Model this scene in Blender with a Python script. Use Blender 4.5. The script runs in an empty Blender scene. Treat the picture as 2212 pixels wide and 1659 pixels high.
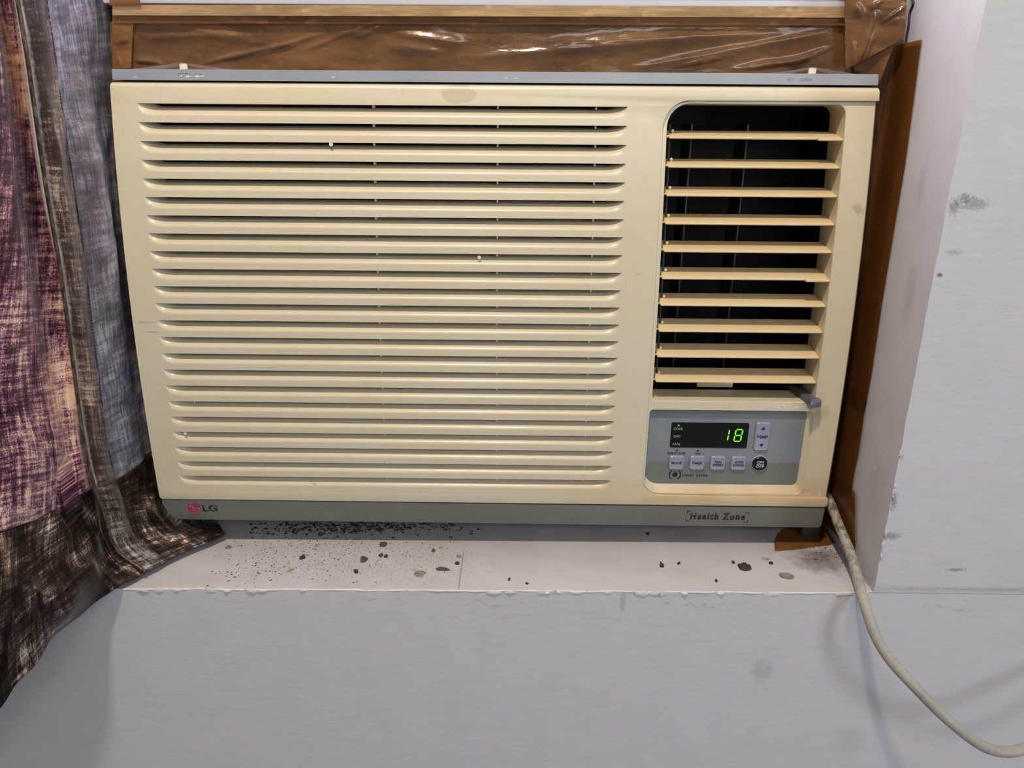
import bpy, bmesh, math, random
import numpy as np
from mathutils import Vector, Matrix, noise

random.seed(7)
C = bpy.context.scene.collection
SC = bpy.context.scene
PI = math.pi

# ------------------------------------------------------------------ camera, world, lights, exposure
# world frame: room side of the wall is y < 0, wall plane y = 0, sill top z = 0 (metres)
F_PX, IMG_W, IMG_H = 1603.0, 2212, 1659
CAM = np.array([0.0, -0.585, 0.395])
PITCH, ROLL, YAW = math.radians(18.6043), math.radians(0.43676), math.radians(-0.41708)
FWD = np.array([math.sin(YAW)*math.cos(PITCH), math.cos(YAW)*math.cos(PITCH), -math.sin(PITCH)])
_r = np.array([math.cos(YAW), -math.sin(YAW), 0.0]); _u = np.cross(_r, FWD)
RIGHT = _r*math.cos(ROLL)+_u*math.sin(ROLL); UP = -_r*math.sin(ROLL)+_u*math.cos(ROLL)

cam_d = bpy.data.cameras.new('camera'); cam = bpy.data.objects.new('camera', cam_d); C.objects.link(cam)
cam_d.sensor_width = 36; cam_d.lens = 36*F_PX/IMG_W; cam_d.clip_start = 0.01
M = Matrix.Identity(4)
for i in range(3):
    M[i][0] = RIGHT[i]; M[i][1] = UP[i]; M[i][2] = -FWD[i]; M[i][3] = CAM[i]
cam.matrix_world = M
SC.camera = cam

SC.view_settings.view_transform = 'Standard'; SC.view_settings.look = 'None'
SC.view_settings.gamma = 1; SC.view_settings.use_curve_mapping = False
SC.view_settings.exposure = 0.0
SC.cycles.use_denoising = True
SC.cycles.max_bounces = 8; SC.cycles.transparent_max_bounces = 12

wd = bpy.data.worlds.new('room_light'); SC.world = wd; wd.use_nodes = True
wd.node_tree.nodes['Background'].inputs[0].default_value = (0.85, 0.85, 0.97, 1)
wd.node_tree.nodes['Background'].inputs[1].default_value = 0.20

def area(name, loc, target, size, energy, color, size_y=None):
    l = bpy.data.lights.new(name, 'AREA'); l.energy = energy; l.color = color; l.size = size
    if size_y: l.shape = 'RECTANGLE'; l.size_y = size_y
    o = bpy.data.objects.new(name, l); C.objects.link(o); o.location = loc
    o.rotation_euler = (Vector(target)-Vector(loc)).to_track_quat('-Z', 'Y').to_euler()
    return o
area('ceiling_lamp', (-0.12, -0.56, 1.52), (0, 0.02, 0.1), 0.10, 14.5, (1.0, 0.87, 0.70))
area('room_window_light', (1.75, -1.75, 0.40), (0.2, 0, -0.1), 0.40, 15, (0.66, 0.80, 1.0), 0.6)
area('room_lamp', (0.55, -2.2, 1.35), (0.0, 0, 0.2), 1.3, 12, (1.0, 0.96, 0.93), 0.5)

# ------------------------------------------------------------------ helpers
def ray(px, py):
    return RIGHT*(px-IMG_W/2)/F_PX - UP*(py-IMG_H/2)/F_PX + FWD
def at_y(px, py, Y): d = ray(px, py); return CAM + d*(Y-CAM[1])/d[1]
def at_z(px, py, Z): d = ray(px, py); return CAM + d*(Z-CAM[2])/d[2]
def at_x(px, py, X): d = ray(px, py); return CAM + d*(X-CAM[0])/d[0]
def lin(r, g, b):
    f = lambda c: c/12.92 if c <= 0.04045 else ((c+0.055)/1.055)**2.4
    return (f(r/255), f(g/255), f(b/255), 1)

def tag(o, label=None, cat=None, group=None, kind=None):
    if label: o['label'] = label
    if cat: o['category'] = cat
    if group: o['group'] = group
    if kind: o['kind'] = kind
    return o
def empty(name, loc, label=None, cat=None, group=None):
    o = bpy.data.objects.new(name, None); C.objects.link(o); o.location = loc
    o.empty_display_size = 0.02
    return tag(o, label, cat, group)
def base_of(o):
    p = Vector((0, 0, 0))
    while o is not None:
        p = p + Vector(o.location); o = o.parent
    return p
def link_mesh(name, me, mat, parent=None, smooth=True, angle=35):
    o = bpy.data.objects.new(name, me); C.objects.link(o)
    if parent is not None:
        o.parent = parent
        me.transform(Matrix.Translation(-base_of(parent)))
    if mat is not None: me.materials.append(mat)
    if smooth:
        me.polygons.foreach_set('use_smooth', [True]*len(me.polygons))
        if angle: me.set_sharp_from_angle(angle=math.radians(angle))
    return o
def from_bm(name, bm, mat, parent=None, smooth=True, angle=35, recalc=True):
    if recalc: bmesh.ops.recalc_face_normals(bm, faces=bm.faces)
    me = bpy.data.meshes.new(name); bm.to_mesh(me); bm.free()
    return link_mesh(name, me, mat, parent, smooth, angle)
def from_py(name, v, f, mat, parent=None, smooth=True, angle=35):
    me = bpy.data.meshes.new(name); me.from_pydata([tuple(map(float, p)) for p in v], [], f); me.update()
    return link_mesh(name, me, mat, parent, smooth, angle)
def box_bm(bm, x0, x1, y0, y1, z0, z1, bev=0.0, seg=2):
    vs = [bm.verts.new((x, y, z)) for x in (x0, x1) for y in (y0, y1) for z in (z0, z1)]
    fs = [bm.faces.new([vs[i] for i in q]) for q in ((0,1,3,2),(4,6,7,5),(0,4,5,1),(2,3,7,6),(0,2,6,4),(1,5,7,3))]
    if bev:
        es = list({e for f in fs for e in f.edges})
        bmesh.ops.bevel(bm, geom=es, offset=bev, segments=seg, profile=0.5, affect='EDGES')
def box(name, x0, x1, y0, y1, z0, z1, mat, parent=None, bev=0.0, seg=2):
    bm = bmesh.new(); box_bm(bm, x0, x1, y0, y1, z0, z1, bev, seg)
    return from_bm(name, bm, mat, parent)

def catmull(P, m):
    P = np.asarray(P, float); n = len(P)
    Q = np.vstack([2*P[0]-P[1], P, 2*P[-1]-P[-2]])
    t = np.linspace(0, n-1-1e-9, m); i = t.astype(int); u = (t-i)[:, None]
    p0, p1, p2, p3 = Q[i], Q[i+1], Q[i+2], Q[i+3]
    return 0.5*((2*p1)+(-p0+p2)*u+(2*p0-5*p1+4*p2-p3)*u**2+(-p0+3*p1-3*p2+p3)*u**3)
def surf(ctrl, nu, nv):
    """ctrl: rows x cols x 3 -> nv x nu x 3 smooth surface"""
    ctrl = np.asarray(ctrl, float)
    rows = np.stack([catmull(r, nu) for r in ctrl])
    return np.stack([catmull(rows[:, j], nv) for j in range(nu)], axis=1)
def grid_mesh(name, G, mat, parent=None, uv=None, angle=None):
    nv, nu = G.shape[:2]
    v = G.reshape(-1, 3)
    f = [(r*nu+c, r*nu+c+1, (r+1)*nu+c+1, (r+1)*nu+c) for r in range(nv-1) for c in range(nu-1)]
    me = bpy.data.meshes.new(name); me.from_pydata([tuple(p) for p in v], [], f); me.update()
    L = me.uv_layers.new(name='UVMap')
    if uv is None:
        du = np.zeros((nv, nu)); du[:, 1:] = np.cumsum(np.linalg.norm(np.diff(G, axis=1), axis=2), axis=1)
        dv = np.zeros((nv, nu)); dv[1:, :] = np.cumsum(np.linalg.norm(np.diff(G, axis=0), axis=2), axis=0)
        mu = np.broadcast_to(du.mean(0)[None, :], (nv, nu)); mv = np.broadcast_to(dv.mean(1)[:, None], (nv, nu))
        uv = np.stack([mu, mv], axis=2)
    uf = uv.reshape(-1, 2)
    idx = np.empty(len(me.loops), dtype=np.int32); me.loops.foreach_get('vertex_index', idx)
    L.data.foreach_set('uv', uf[idx].astype(np.float32).ravel())
    return link_mesh(name, me, mat, parent, True, angle)
def solid(o, t, offset=0.0):
    m = o.modifiers.new('thickness', 'SOLIDIFY'); m.thickness = t; m.offset = offset
    return o
def tube(name, P, r, mat, parent=None, m=120, seg=14, radii=None, caps=True):
    P = catmull(P, m)
    T = np.gradient(P, axis=0); T /= np.linalg.norm(T, axis=1)[:, None]
    v = []; up = np.array([0.0, -1.0, 0.2])
    uvs = []
    for i in range(m):
        a = np.cross(T[i], up); a /= np.linalg.norm(a); b = np.cross(a, T[i]); up = b
        rr = r if radii is None else radii[i]
        for k in range(seg):
            th = 2*PI*k/seg
            v.append(P[i]+rr*(a*math.cos(th)+b*math.sin(th)))
    f = [(i*seg+k, i*seg+(k+1) % seg, (i+1)*seg+(k+1) % seg, (i+1)*seg+k) for i in range(m-1) for k in range(seg)]
    if caps: f += [tuple(range(seg))[::-1], tuple((m-1)*seg+k for k in range(seg))]
    return from_py(name, v, f, mat, parent, True, 50)

# ------------------------------------------------------------------ materials
class Mat:
    def __init__(s, name, col, rough=0.5, metal=0.0, spec=0.5, coat=0.0, coat_rough=0.1):
        s.m = bpy.data.materials.new(name); s.m.use_nodes = True
        s.nt = s.m.node_tree; s.N = s.nt.nodes; s.L = s.nt.links
        s.p = s.N['Principled BSDF']; s.out = s.N['Material Output']
        s.p.inputs['Base Color'].default_value = col if len(col) == 4 else (*col, 1)
        s.p.inputs['Roughness'].default_value = rough; s.p.inputs['Metallic'].default_value = metal
        s.p.inputs['Specular IOR Level'].default_value = spec
        s.p.inputs['Coat Weight'].default_value = coat; s.p.inputs['Coat Roughness'].default_value = coat_rough
        s.col = None
    def node(s, t, **kw):
        n = s.N.new(t)
        for k, v in kw.items(): setattr(n, k, v)
        return n
    def coords(s, kind='Object', scale=(1, 1, 1), rot=(0, 0, 0), loc=(0, 0, 0)):
        tc = s.node('ShaderNodeTexCoord'); mp = s.node('ShaderNodeMapping')
        mp.inputs['Scale'].default_value = scale; mp.inputs['Rotation'].default_value = rot; mp.inputs['Location'].default_value = loc
        s.L.new(tc.outputs[kind], mp.inputs[0]); return mp.outputs[0]
    def noise(s, scale, detail=4, rough=0.55, co=None, kind='Object', sc=(1, 1, 1), dist=0.0, loc=(0, 0, 0)):
        n = s.node('ShaderNodeTexNoise'); n.inputs['Scale'].default_value = scale
        n.inputs['Detail'].default_value = detail; n.inputs['Roughness'].default_value = rough; n.inputs['Distortion'].default_value = dist
        s.L.new(co if co is not None else s.coords(kind, sc, loc=loc), n.inputs['Vector']); return n.outputs[0]
    def ramp(s, fac, stops, interp='LINEAR'):
        r = s.node('ShaderNodeValToRGB'); r.color_ramp.interpolation = interp
        e = r.color_ramp.elements
        while len(e) < len(stops): e.new(0.5)
        for i, (p, c) in enumerate(stops):
            e[i].position = p
            e[i].color = (c, c, c, 1) if isinstance(c, (int, float)) else (c if len(c) == 4 else (*c, 1))
        s.L.new(fac, r.inputs[0]); return r.outputs[0]
    def math(s, op, a, b=None, c=None, clamp=False):
        n = s.node('ShaderNodeMath', operation=op); n.use_clamp = clamp
        for i, v in enumerate((a, b, c)):
            if v is None: continue
            if isinstance(v, (int, float)): n.inputs[i].default_value = v
            else: s.L.new(v, n.inputs[i])
        return n.outputs[0]
    def mix(s, fac, a, b, mode='MIX'):
        n = s.node('ShaderNodeMix', data_type='RGBA', blend_type=mode)
        for sock, v in ((n.inputs[0], fac), (n.inputs[6], a), (n.inputs[7], b)):
            if isinstance(v, (int, float)): sock.default_value = v
            elif isinstance(v, (tuple, list)): sock.default_value = v if len(v) == 4 else (*v, 1)
            else: s.L.new(v, sock)
        return n.outputs[2]
    def color(s, sock): s.L.new(sock, s.p.inputs['Base Color']); s.col = sock; return s
    def rough(s, sock): s.L.new(sock, s.p.inputs['Roughness']); return s
    def bump(s, sock, strength=0.3, dist=0.001):
        b = s.node('ShaderNodeBump'); b.inputs['Strength'].default_value = strength; b.inputs['Distance'].default_value = dist
        s.L.new(sock, b.inputs['Height'])
        prev = s.p.inputs['Normal'].links
        if prev: s.L.new(prev[0].from_socket, b.inputs['Normal'])
        s.L.new(b.outputs[0], s.p.inputs['Normal']); return s
    def sep(s, kind='Object'):
        tc = s.node('ShaderNodeTexCoord'); x = s.node('ShaderNodeSeparateXYZ'); s.L.new(tc.outputs[kind], x.inputs[0]); return x.outputs
    def spot(s, centre, radius, wob=0.5, wscale=60, soft=0.35, stretch=(1, 1, 1)):
        """0..1 mask of a blotch with a ragged outline around a point (object space)"""
        co = s.coords('Object', stretch)
        v = s.node('ShaderNodeVectorMath', operation='DISTANCE'); s.L.new(co, v.inputs[0])
        v.inputs[1].default_value = tuple(c*t for c, t in zip(centre, stretch))
        n = s.noise(wscale, 5, 0.65)
        d = s.math('ADD', s.math('DIVIDE', v.outputs['Value'], radius), s.math('MULTIPLY', s.math('SUBTRACT', n, 0.5), wob*2))
        return s.ramp(d, [(max(0.0, 1-soft), 1.0), (1.0, 0.0)])

def plain(name, col, rough=0.5, **k): return Mat(name, col, rough, **k).m

# painted plaster wall
def wall_material(name, sill=False):
    w = Mat(name, (0.6, 0.6, 0.6), 0.55, spec=0.25)
    big = w.noise(3.2, 3); mid = w.noise(26, 5, 0.6); fine = w.noise(380, 3, 0.7)
    streak = w.noise(60, 4, 0.6, sc=(0.25, 1, 3.2))
    c = w.ramp(big, [(0.35, (0.610, 0.600, 0.602)), (0.5, (0.635, 0.603, 0.606)), (0.65, (0.608, 0.612, 0.612))])
    c = w.mix(w.math('MULTIPLY', w.ramp(mid, [(0.42, 0.0), (0.75, 1.0)]), 0.22), c, (0.50, 0.485, 0.48, 1))
    c = w.mix(w.math('MULTIPLY', w.ramp(streak, [(0.5, 0.0), (0.8, 1.0)]), 0.16), c, (0.47, 0.45, 0.44, 1))
    if sill:
        c = w.mix(w.ramp(w.noise(14, 4, .6, sc=(.5, 1.6, 1)), [(0.3, 0.25), (0.7, 0.6)]), c, (0.40, 0.37, 0.36, 1))
        # ground-in dirt where crumbs have lain
        sp = w.spot((-0.14, 0.055, 0), 0.16, 0.55, 40, 0.7, (1, 2.2, 0))
        gr = w.ramp(w.noise(700, 3, 0.6), [(0.55, 0.0), (0.64, 1.0)])
        c = w.mix(w.math('MULTIPLY', w.math('MULTIPLY', sp, gr), 0.55), c, (0.10, 0.08, 0.07, 1))
        c = w.mix(w.math('MULTIPLY', w.spot((0.297, 0.055, 0), 0.035, 0.9, 70, 0.8, (1, 1.2, 0)), 0.75), c, (0.12, 0.085, 0.065, 1))
        crack = w.spot((-0.052, 0.028, 0), 0.0009, 0.12, 120, 0.5, (1, 0.016, 0))
        c = w.mix(w.math('MULTIPLY', crack, 0.7), c, (0.22, 0.2, 0.19, 1))
    else:
        W_ = lambda px, py: tuple(at_y(px, py, 0))
        spots = [(W_(2105, 440), .010, 1.6, 420, (.8, 1, 1.6), .45), (W_(2085, 428), .006, 1.5, 420, (1, 1, 1.3), .5), (W_(2062, 447), .006, 1.4, 360, (1, 1, .8), .5),
                 (W_(2030, 594), .0032, .9, 420, (1, 1, 1.3), .85), (W_(2062, 545), .005, 1.4, 420, (.6, 1, 2), .3), (W_(1645, 1450), .014, .8, 110, (1, 1, 1), .20),
                 (W_(2065, 1231), .006, 1.1, 400, (.6, 1, 2.6), .5), (W_(2120, 1274), .05, 1.3, 300, (.4, 1, 22), .22), (W_(1925, 1158), .008, 1.2, 380, (.8, 1, 1.6), .5),
                 (W_(1930, 1085), .010, 1.5, 380, (2.2, 1, 1), .5), (W_(1830, 1600), .02, .9, 90, (1, 1, 1), .08), (W_(1345, 1300), .008, 1.2, 260, (2.4, 1, .5), .25)]
        for ce, r, wob, ws, st, k in spots:
            c = w.mix(w.math('MULTIPLY', w.spot(ce, r, wob, ws, 0.6, (st[0], 0, st[2])), k), c, (0.10, 0.095, 0.10, 1))
        # hairline cracks just under the sill edge
        ck = w.node('ShaderNodeTexWave'); ck.wave_type = 'BANDS'; ck.bands_direction = 'Z'
        ck.inputs['Scale'].default_value = 20; ck.inputs['Distortion'].default_value = 7; ck.inputs['Detail'].default_value = 6; ck.inputs['Detail Scale'].default_value = 5.0
        w.L.new(w.coords('Object', (0.35, 1, 1)), ck.inputs['Vector'])
        z = w.sep()[2]
        near = w.ramp(z, [(0.0, 0.0), (1.0, 1.0)])
        band = w.math('MULTIPLY', w.ramp(w.math('ADD', w.math('MULTIPLY', z, 25.0), 1.0), [(0.0, 0.0), (0.45, 1.0), (0.92, 1.0), (1.0, 0.0)]), w.ramp(ck.outputs[1], [(0.0, 1.0), (0.012, 0.0)]))
        c = w.mix(w.math('MULTIPLY', w.math('MULTIPLY', band, w.ramp(w.noise(9, 3), [(0.48, 0.0), (0.6, 1.0)])), 0.5), c, (0.30, 0.29, 0.29, 1))
    w.color(c)
    w.bump(w.noise(90, 5, 0.6, sc=(0.5, 1, 1.8)), 0.25, 0.0012).bump(fine, 0.22, 0.0005)
    return w.m
M_WALL = wall_material('painted_plaster'); M_SILL = wall_material('dusty_sill_paint', True)
_w = Mat('reveal_paint', (0.66, 0.64, 0.65), 0.5, spec=0.25)
_c = _w.mix(_w.math('MULTIPLY', _w.ramp(_w.noise(22, 5, 0.65), [(0.48, 0.0), (0.75, 1.0)]), 0.35), (0.575, 0.555, 0.575), (0.40, 0.375, 0.385, 1))
_c = _w.mix(_w.math('MULTIPLY', _w.spot((.3275, .042, .36), .02, .9, 110, .8, (1, 3, .7)), .3), _c, (.30, .28, .31, 1))
_c = _w.mix(_w.math('MULTIPLY', _w.spot((.3275, .03, .27), .02, .8, 80, .8, (1, 1.5, .6)), .35), _c, (.32, .29, .29, 1))
_c = _w.mix(_w.math('MULTIPLY', _w.spot((.3275, .03, .09), .03, .9, 80, .8, (1, 1.5, .8)), .35), _c, (.34, .31, .30, 1))
_w.color(_c).bump(_w.noise(120, 5, 0.6, sc=(1, 1, .5)), 0.3, 0.001)
M_REVEAL = _w.m
_w = Mat('flaked_white_paint', (0.72, 0.70, 0.69), 0.6, spec=0.2)
_w.color(_w.ramp(_w.noise(150, 4), [(0.4, (.74, .72, .71)), (0.62, (.68, .66, .65)), (0.72, (.42, .36, .32))])).bump(_w.noise(400, 4), 0.5, 0.0006)
M_FLAKE = _w.m

# yellowed cream plastic
def cream(name, base, warm, ac=True):
    w = Mat(name, base, 0.36, spec=0.42)
    c = w.mix(w.math('MULTIPLY', w.ramp(w.noise(9, 3), [(0.35, 0.0), (0.7, 1.0)]), 0.6), base, warm)
    c = w.mix(w.math('MULTIPLY', w.ramp(w.noise(55, 5, 0.65), [(0.55, 0.0), (0.85, 1.0)]), 0.18), c, (0.42, 0.32, 0.17, 1))
    sm = w.ramp(w.noise(34, 4, 0.6, sc=(0.5, 1, 2.5)), [(0.66, 0.0), (0.74, 1.0)])
    c = w.mix(w.math('MULTIPLY', w.math('MULTIPLY', sm, w.ramp(w.noise(260, 3, 0.6), [(0.55, 0), (0.7, 1)])), 0.5), c, (0.33, 0.27, 0.19, 1))
    if ac:
        x = w.sep()   # object space has its origin at the base of the appliance
        # rust-coloured staining low on the right, along the groove
        st = w.math('MULTIPLY', w.ramp(w.math('ADD', w.math('MULTIPLY', x[0], 1.6), 0.5), [(0.55, 0.0), (0.85, 1.0)]),
                    w.ramp(x[2], [(0.022, 0.55), (0.030, 1.0), (0.038, 1.0), (0.06, 0.0)]))
        n2 = w.ramp(w.noise(40, 5, 0.7), [(0.3, 0.25), (0.7, 1.0)])
        c = w.mix(w.math('MULTIPLY', w.math('MULTIPLY', st, n2), 0.75), c, (0.60, 0.36, 0.11, 1))
        # old tape mark near the top edge
        tm = w.spot((-0.03, 0.0215, 0.404), 0.0135, 0.42, 90, 0.12, (0.9, 0, 1.5))
        c = w.mix(w.math('MULTIPLY', tm, 0.55), c, (0.50, 0.42, 0.27, 1))
        gs = w.spot((0.312, 0.0, 0.123), 0.009, 0.4, 120, 0.6, (1, 0, .9))
        c = w.mix(w.math('MULTIPLY', gs, 0.55), c, (0.42, 0.42, 0.26, 1))
        for ce, r, st_, k in (((-.318, 0, .205), .006, (.45, 0, 6), .35), ((-.314, 0, .196), .006, (.5, 0, 8), .45), ((.322, 0, .31), .006, (1, 0, 1), .35)):
            c = w.mix(w.math('MULTIPLY', w.spot(ce, r, 1.4, 170, .5, st_), k), c, (.16, .12, .08, 1))
    w.color(c)
    w.rough(w.ramp(w.noise(70, 4), [(0.3, 0.25), (0.7, 0.38)]))
    w.bump(w.noise(1500, 2, 0.5), 0.08, 0.0002)
    return w.m
M_CREAM = cream('yellowed_cream_plastic', (0.69, 0.622, 0.455, 1), (0.670, 0.568, 0.370, 1))
M_VANE = cream('yellowed_vane_plastic', (0.735, 0.590, 0.345, 1), (0.72, 0.55, 0.30, 1), False)
def grey_plastic(name, a, b, k=0.35):
    w = Mat(name, a, 0.34, spec=0.45)
    c = w.mix(w.ramp(w.noise(14, 4), [(0.35, 0.0), (0.65, 1.0)]), a, b)
    sc = w.ramp(w.noise(70, 5, 0.7, sc=(0.5, 1, 3.0)), [(0.62, 0.0), (0.72, 1.0)])
    c = w.mix(w.math('MULTIPLY', sc, k), c, (0.36, 0.37, 0.38, 1))
    w.color(c).bump(w.noise(1200, 2), 0.08, 0.0002)
    return w.m
M_TOPGREY = grey_plastic('blue_grey_plastic', (0.285, 0.315, 0.345, 1), (0.33, 0.355, 0.385, 1))
M_BOTGREY = grey_plastic('olive_grey_plastic', (0.150, 0.150, 0.122, 1), (0.168, 0.168, 0.142, 1), 0.05)
M_BLACK = plain('black_interior', (0.006, 0.006, 0.007), 0.5, spec=0.3)
M_DARKVANE = plain('dark_vertical_vane', (0.022, 0.022, 0.024), 0.42, spec=0.5)
M_CABINET = plain('galvanised_cabinet', (0.10, 0.095, 0.085), 0.5, metal=0.3)
M_LEVER = grey_plastic('slate_grey_lever', (0.105, 0.105, 0.135, 1), (0.14, 0.14, 0.165, 1), 0.1)

# control panel: flat grey print with ribbed bands (the ribs are printed)
_w = Mat('control_panel_print', (0.22, 0.245, 0.265), 0.33, spec=0.45)
_x = _w.sep()
_rib = _w.node('ShaderNodeTexWave'); _rib.wave_type = 'BANDS'; _rib.bands_direction = 'X'; _rib.inputs['Scale'].default_value = 200
_w.L.new(_w.coords('Object'), _rib.inputs['Vector'])
_ribc = _w.mix(_rib.outputs[1], (0.150, 0.160, 0.132, 1), (0.225, 0.235, 0.205, 1))
_mask = _w.math('ADD', _w.math('LESS_THAN', _x[2], 0.0926-0.024), _w.math('GREATER_THAN', _x[2], 0.1430-0.024))
_base = _w.mix(_w.ramp(_w.noise(18, 4), [(0.4, 0.0), (0.6, 1.0)]), (0.215, 0.24, 0.262, 1), (0.245, 0.262, 0.272, 1))
_w.color(_w.mix(_mask, _base, _ribc))
M_PANEL = _w.m
M_DISPLAY = plain('smoked_display_window', (0.008, 0.008, 0.009), 0.12, spec=0.4)
_w = Mat('silver_button', (0.36, 0.38, 0.46), 0.28, metal=0.25, spec=0.55); M_BUTTON = _w.m
M_BTNBLACK = plain('black_button', (0.008, 0.008, 0.010), 0.3)
M_RING = plain('pale_grey_ring', (0.42, 0.44, 0.46), 0.35)
M_INK = plain('dark_print', (0.012, 0.012, 0.020), 0.5)
M_INKSOFT = plain('charcoal_print', (0.022, 0.022, 0.034), 0.5)
M_LGREY = plain('light_grey_print', (0.42, 0.42, 0.42), 0.5)
M_WHITEPRINT = plain('white_print', (0.62, 0.62, 0.60), 0.5)
M_MAGENTA = plain('magenta_badge', (0.25, 0.045, 0.11), 0.4)
M_PINKLINE = plain('pale_pink_line', (0.52, 0.27, 0.36), 0.4)
M_EMBOSS = plain('embossed_cream', (0.80, 0.75, 0.62), 0.4)
M_SCUFFTXT = plain('worn_grey_emboss', (0.21, 0.235, 0.25), 0.4)
M_SCUFF = plain('white_scuff', (0.62, 0.63, 0.62), 0.6)
def glow(name, col, s):
    m = bpy.data.materials.new(name); m.use_nodes = True; p = m.node_tree.nodes['Principled BSDF']
    p.inputs['Base Color'].default_value = (0.02, 0.05, 0.01, 1)
    p.inputs['Emission Color'].default_value = (*col, 1); p.inputs['Emission Strength'].default_value = s; return m
M_LED = glow('green_led_segment', (0.22, 1.0, 0.004), 0.92)
M_LEDDOT = glow('green_led_dot', (0.03, 0.95, 0.03), 0.8)
M_LEDOFF = plain('unlit_segment', (0.0105, 0.012, 0.009), 0.3)

# packing tape: clear brown film, tinted where light passes, glossy on top
def tape(name, tint, body, opacity, wr=40, stretch=(1, 1, 1), coat=0.6):
    w = Mat(name, body, 0.22, spec=0.5, coat=coat, coat_rough=0.08)
    n = w.noise(wr, 5, 0.6, sc=stretch)
    c = w.ramp(n, [(0.32, tuple(b*0.62 for b in body[:3])), (0.5, body), (0.68, tuple(min(1, b*1.45) for b in body[:3]))])
    bub = w.node('ShaderNodeTexVoronoi'); bub.inputs['Scale'].default_value = 130; bub.feature = 'F1'
    w.L.new(w.coords('Object', (0.6, 1, 1)), bub.inputs['Vector'])
    bm_ = w.math('MULTIPLY', w.ramp(bub.outputs['Distance'], [(0.25, 1.0), (0.36, 0.0)]), w.ramp(w.noise(22, 3), [(0.5, 0.0), (0.6, 1.0)]))
    c = w.mix(w.math('MULTIPLY', bm_, 0.35), c, tuple(min(1, b*2.0) for b in body[:3]))
    w.color(c)
    w.bump(n, 0.35, 0.004).bump(w.noise(wr*6, 4, 0.6, sc=stretch), 0.12, 0.001)
    tr = w.node('ShaderNodeBsdfTransparent'); tr.inputs[0].default_value = (*tint, 1)
    mx = w.node('ShaderNodeMixShader')
    lw = w.node('ShaderNodeLayerWeight'); lw.inputs['Blend'].default_value = 0.25
    f = w.math('ADD', opacity, w.math('MULTIPLY', lw.outputs['Fresnel'], 0.35), clamp=True)
    w.L.new(f, mx.inputs[0]); w.L.new(tr.outputs[0], mx.inputs[1]); w.L.new(w.p.outputs[0], mx.inputs[2])
    w.L.new(mx.outputs[0], w.out.inputs[0])
    return w.m
M_TAPE = tape('brown_packing_tape', (0.62, 0.36, 0.15), (0.215, 0.108, 0.042, 1), 0.72, 26, (0.7, 1, 2.2))
M_TAPELIGHT = tape('tan_packing_tape', (0.72, 0.46, 0.20), (0.60, 0.38, 0.185, 1), 0.85, 30, (0.4, 1, 3))
M_TAPERED = tape('rust_packing_tape', (0.66, 0.36, 0.15), (0.27, 0.125, 0.045, 1), 0.7, 30, (0.5, 1, 2))
M_TAPEDARK = tape('amber_packing_tape', (0.60, 0.33, 0.11), (0.20, 0.085, 0.025, 1), 0.38, 20, (1, 1, 0.4))
M_TAPESILL = tape('amber_sill_tape', (0.62, 0.30, 0.08), (0.20, 0.095, 0.03, 1), 0.45, 20, (1, 1, 1))
_w = Mat('clear_film', (0.7, 0.66, 0.72), 0.15, coat=0.8)
_t = _w.node('ShaderNodeBsdfTransparent'); _mx = _w.node('ShaderNodeMixShader'); _mx.inputs[0].default_value = 0.28
_w.L.new(_t.outputs[0], _mx.inputs[1]); _w.L.new(_w.p.outputs[0], _mx.inputs[2]); _w.L.new(_mx.outputs[0], _w.out.inputs[0])
M_FILM = _w.m

# curtain fabrics (UV in metres: u across, v down)
def fabric(name, stops, warpscale, weftscale, rough, metal, sheen, blot=14):
    w = Mat(name, (0.2, 0.1, 0.15), rough, metal=metal, spec=0.35)
    a = w.noise(warpscale, 5, 0.7, kind='UV', sc=(1, 0.10, 1))       # long vertical slubs
    b = w.noise(weftscale, 5, 0.7, kind='UV', sc=(0.12, 1, 1), loc=(3, 5, 0))   # horizontal slubs
    big = w.noise(blot, 4, 0.6, kind='UV', sc=(1, 0.6, 1))
    h = w.math('ADD', w.math('MULTIPLY', a, 0.42), w.math('ADD', w.math('MULTIPLY', b, 0.40), w.math('MULTIPLY', big, 0.45)))
    thr = w.noise(1500, 2, 0.5, kind='UV', sc=(0.7, 0.35, 1))
    h = w.math('ADD', h, w.math('MULTIPLY', w.math('SUBTRACT', thr, 0.5), 0.22))
    w.color(w.ramp(h, stops))
    w.bump(thr, 0.35, 0.0006)
    w.bump(w.noise(30, 3, 0.5, kind='UV', sc=(1, 0.25, 1)), 0.25, 0.004)
    w.p.inputs['Sheen Weight'].default_value = sheen; w.p.inputs['Sheen Roughness'].default_value = 0.35
    return w.m
M_PURPLE = fabric('plum_and_gold_jacquard', [(0.545, (0.030, 0.007, 0.016)), (0.608, (0.14, 0.045, 0.080)), (0.662, (0.50, 0.25, 0.28)), (0.722, (1.0, 0.74, 0.50))], 240, 260, 0.40, 0.15, 0.3)
_HB = fabric('plum_hem_reverse', [(0.57, (0.018, 0.009, 0.007)), (0.645, (0.070, 0.034, 0.032)), (0.70, (0.22, 0.14, 0.12)), (0.755, (0.52, 0.42, 0.30))], 260, 300, 0.35, 0.3, 0.2)
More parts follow.
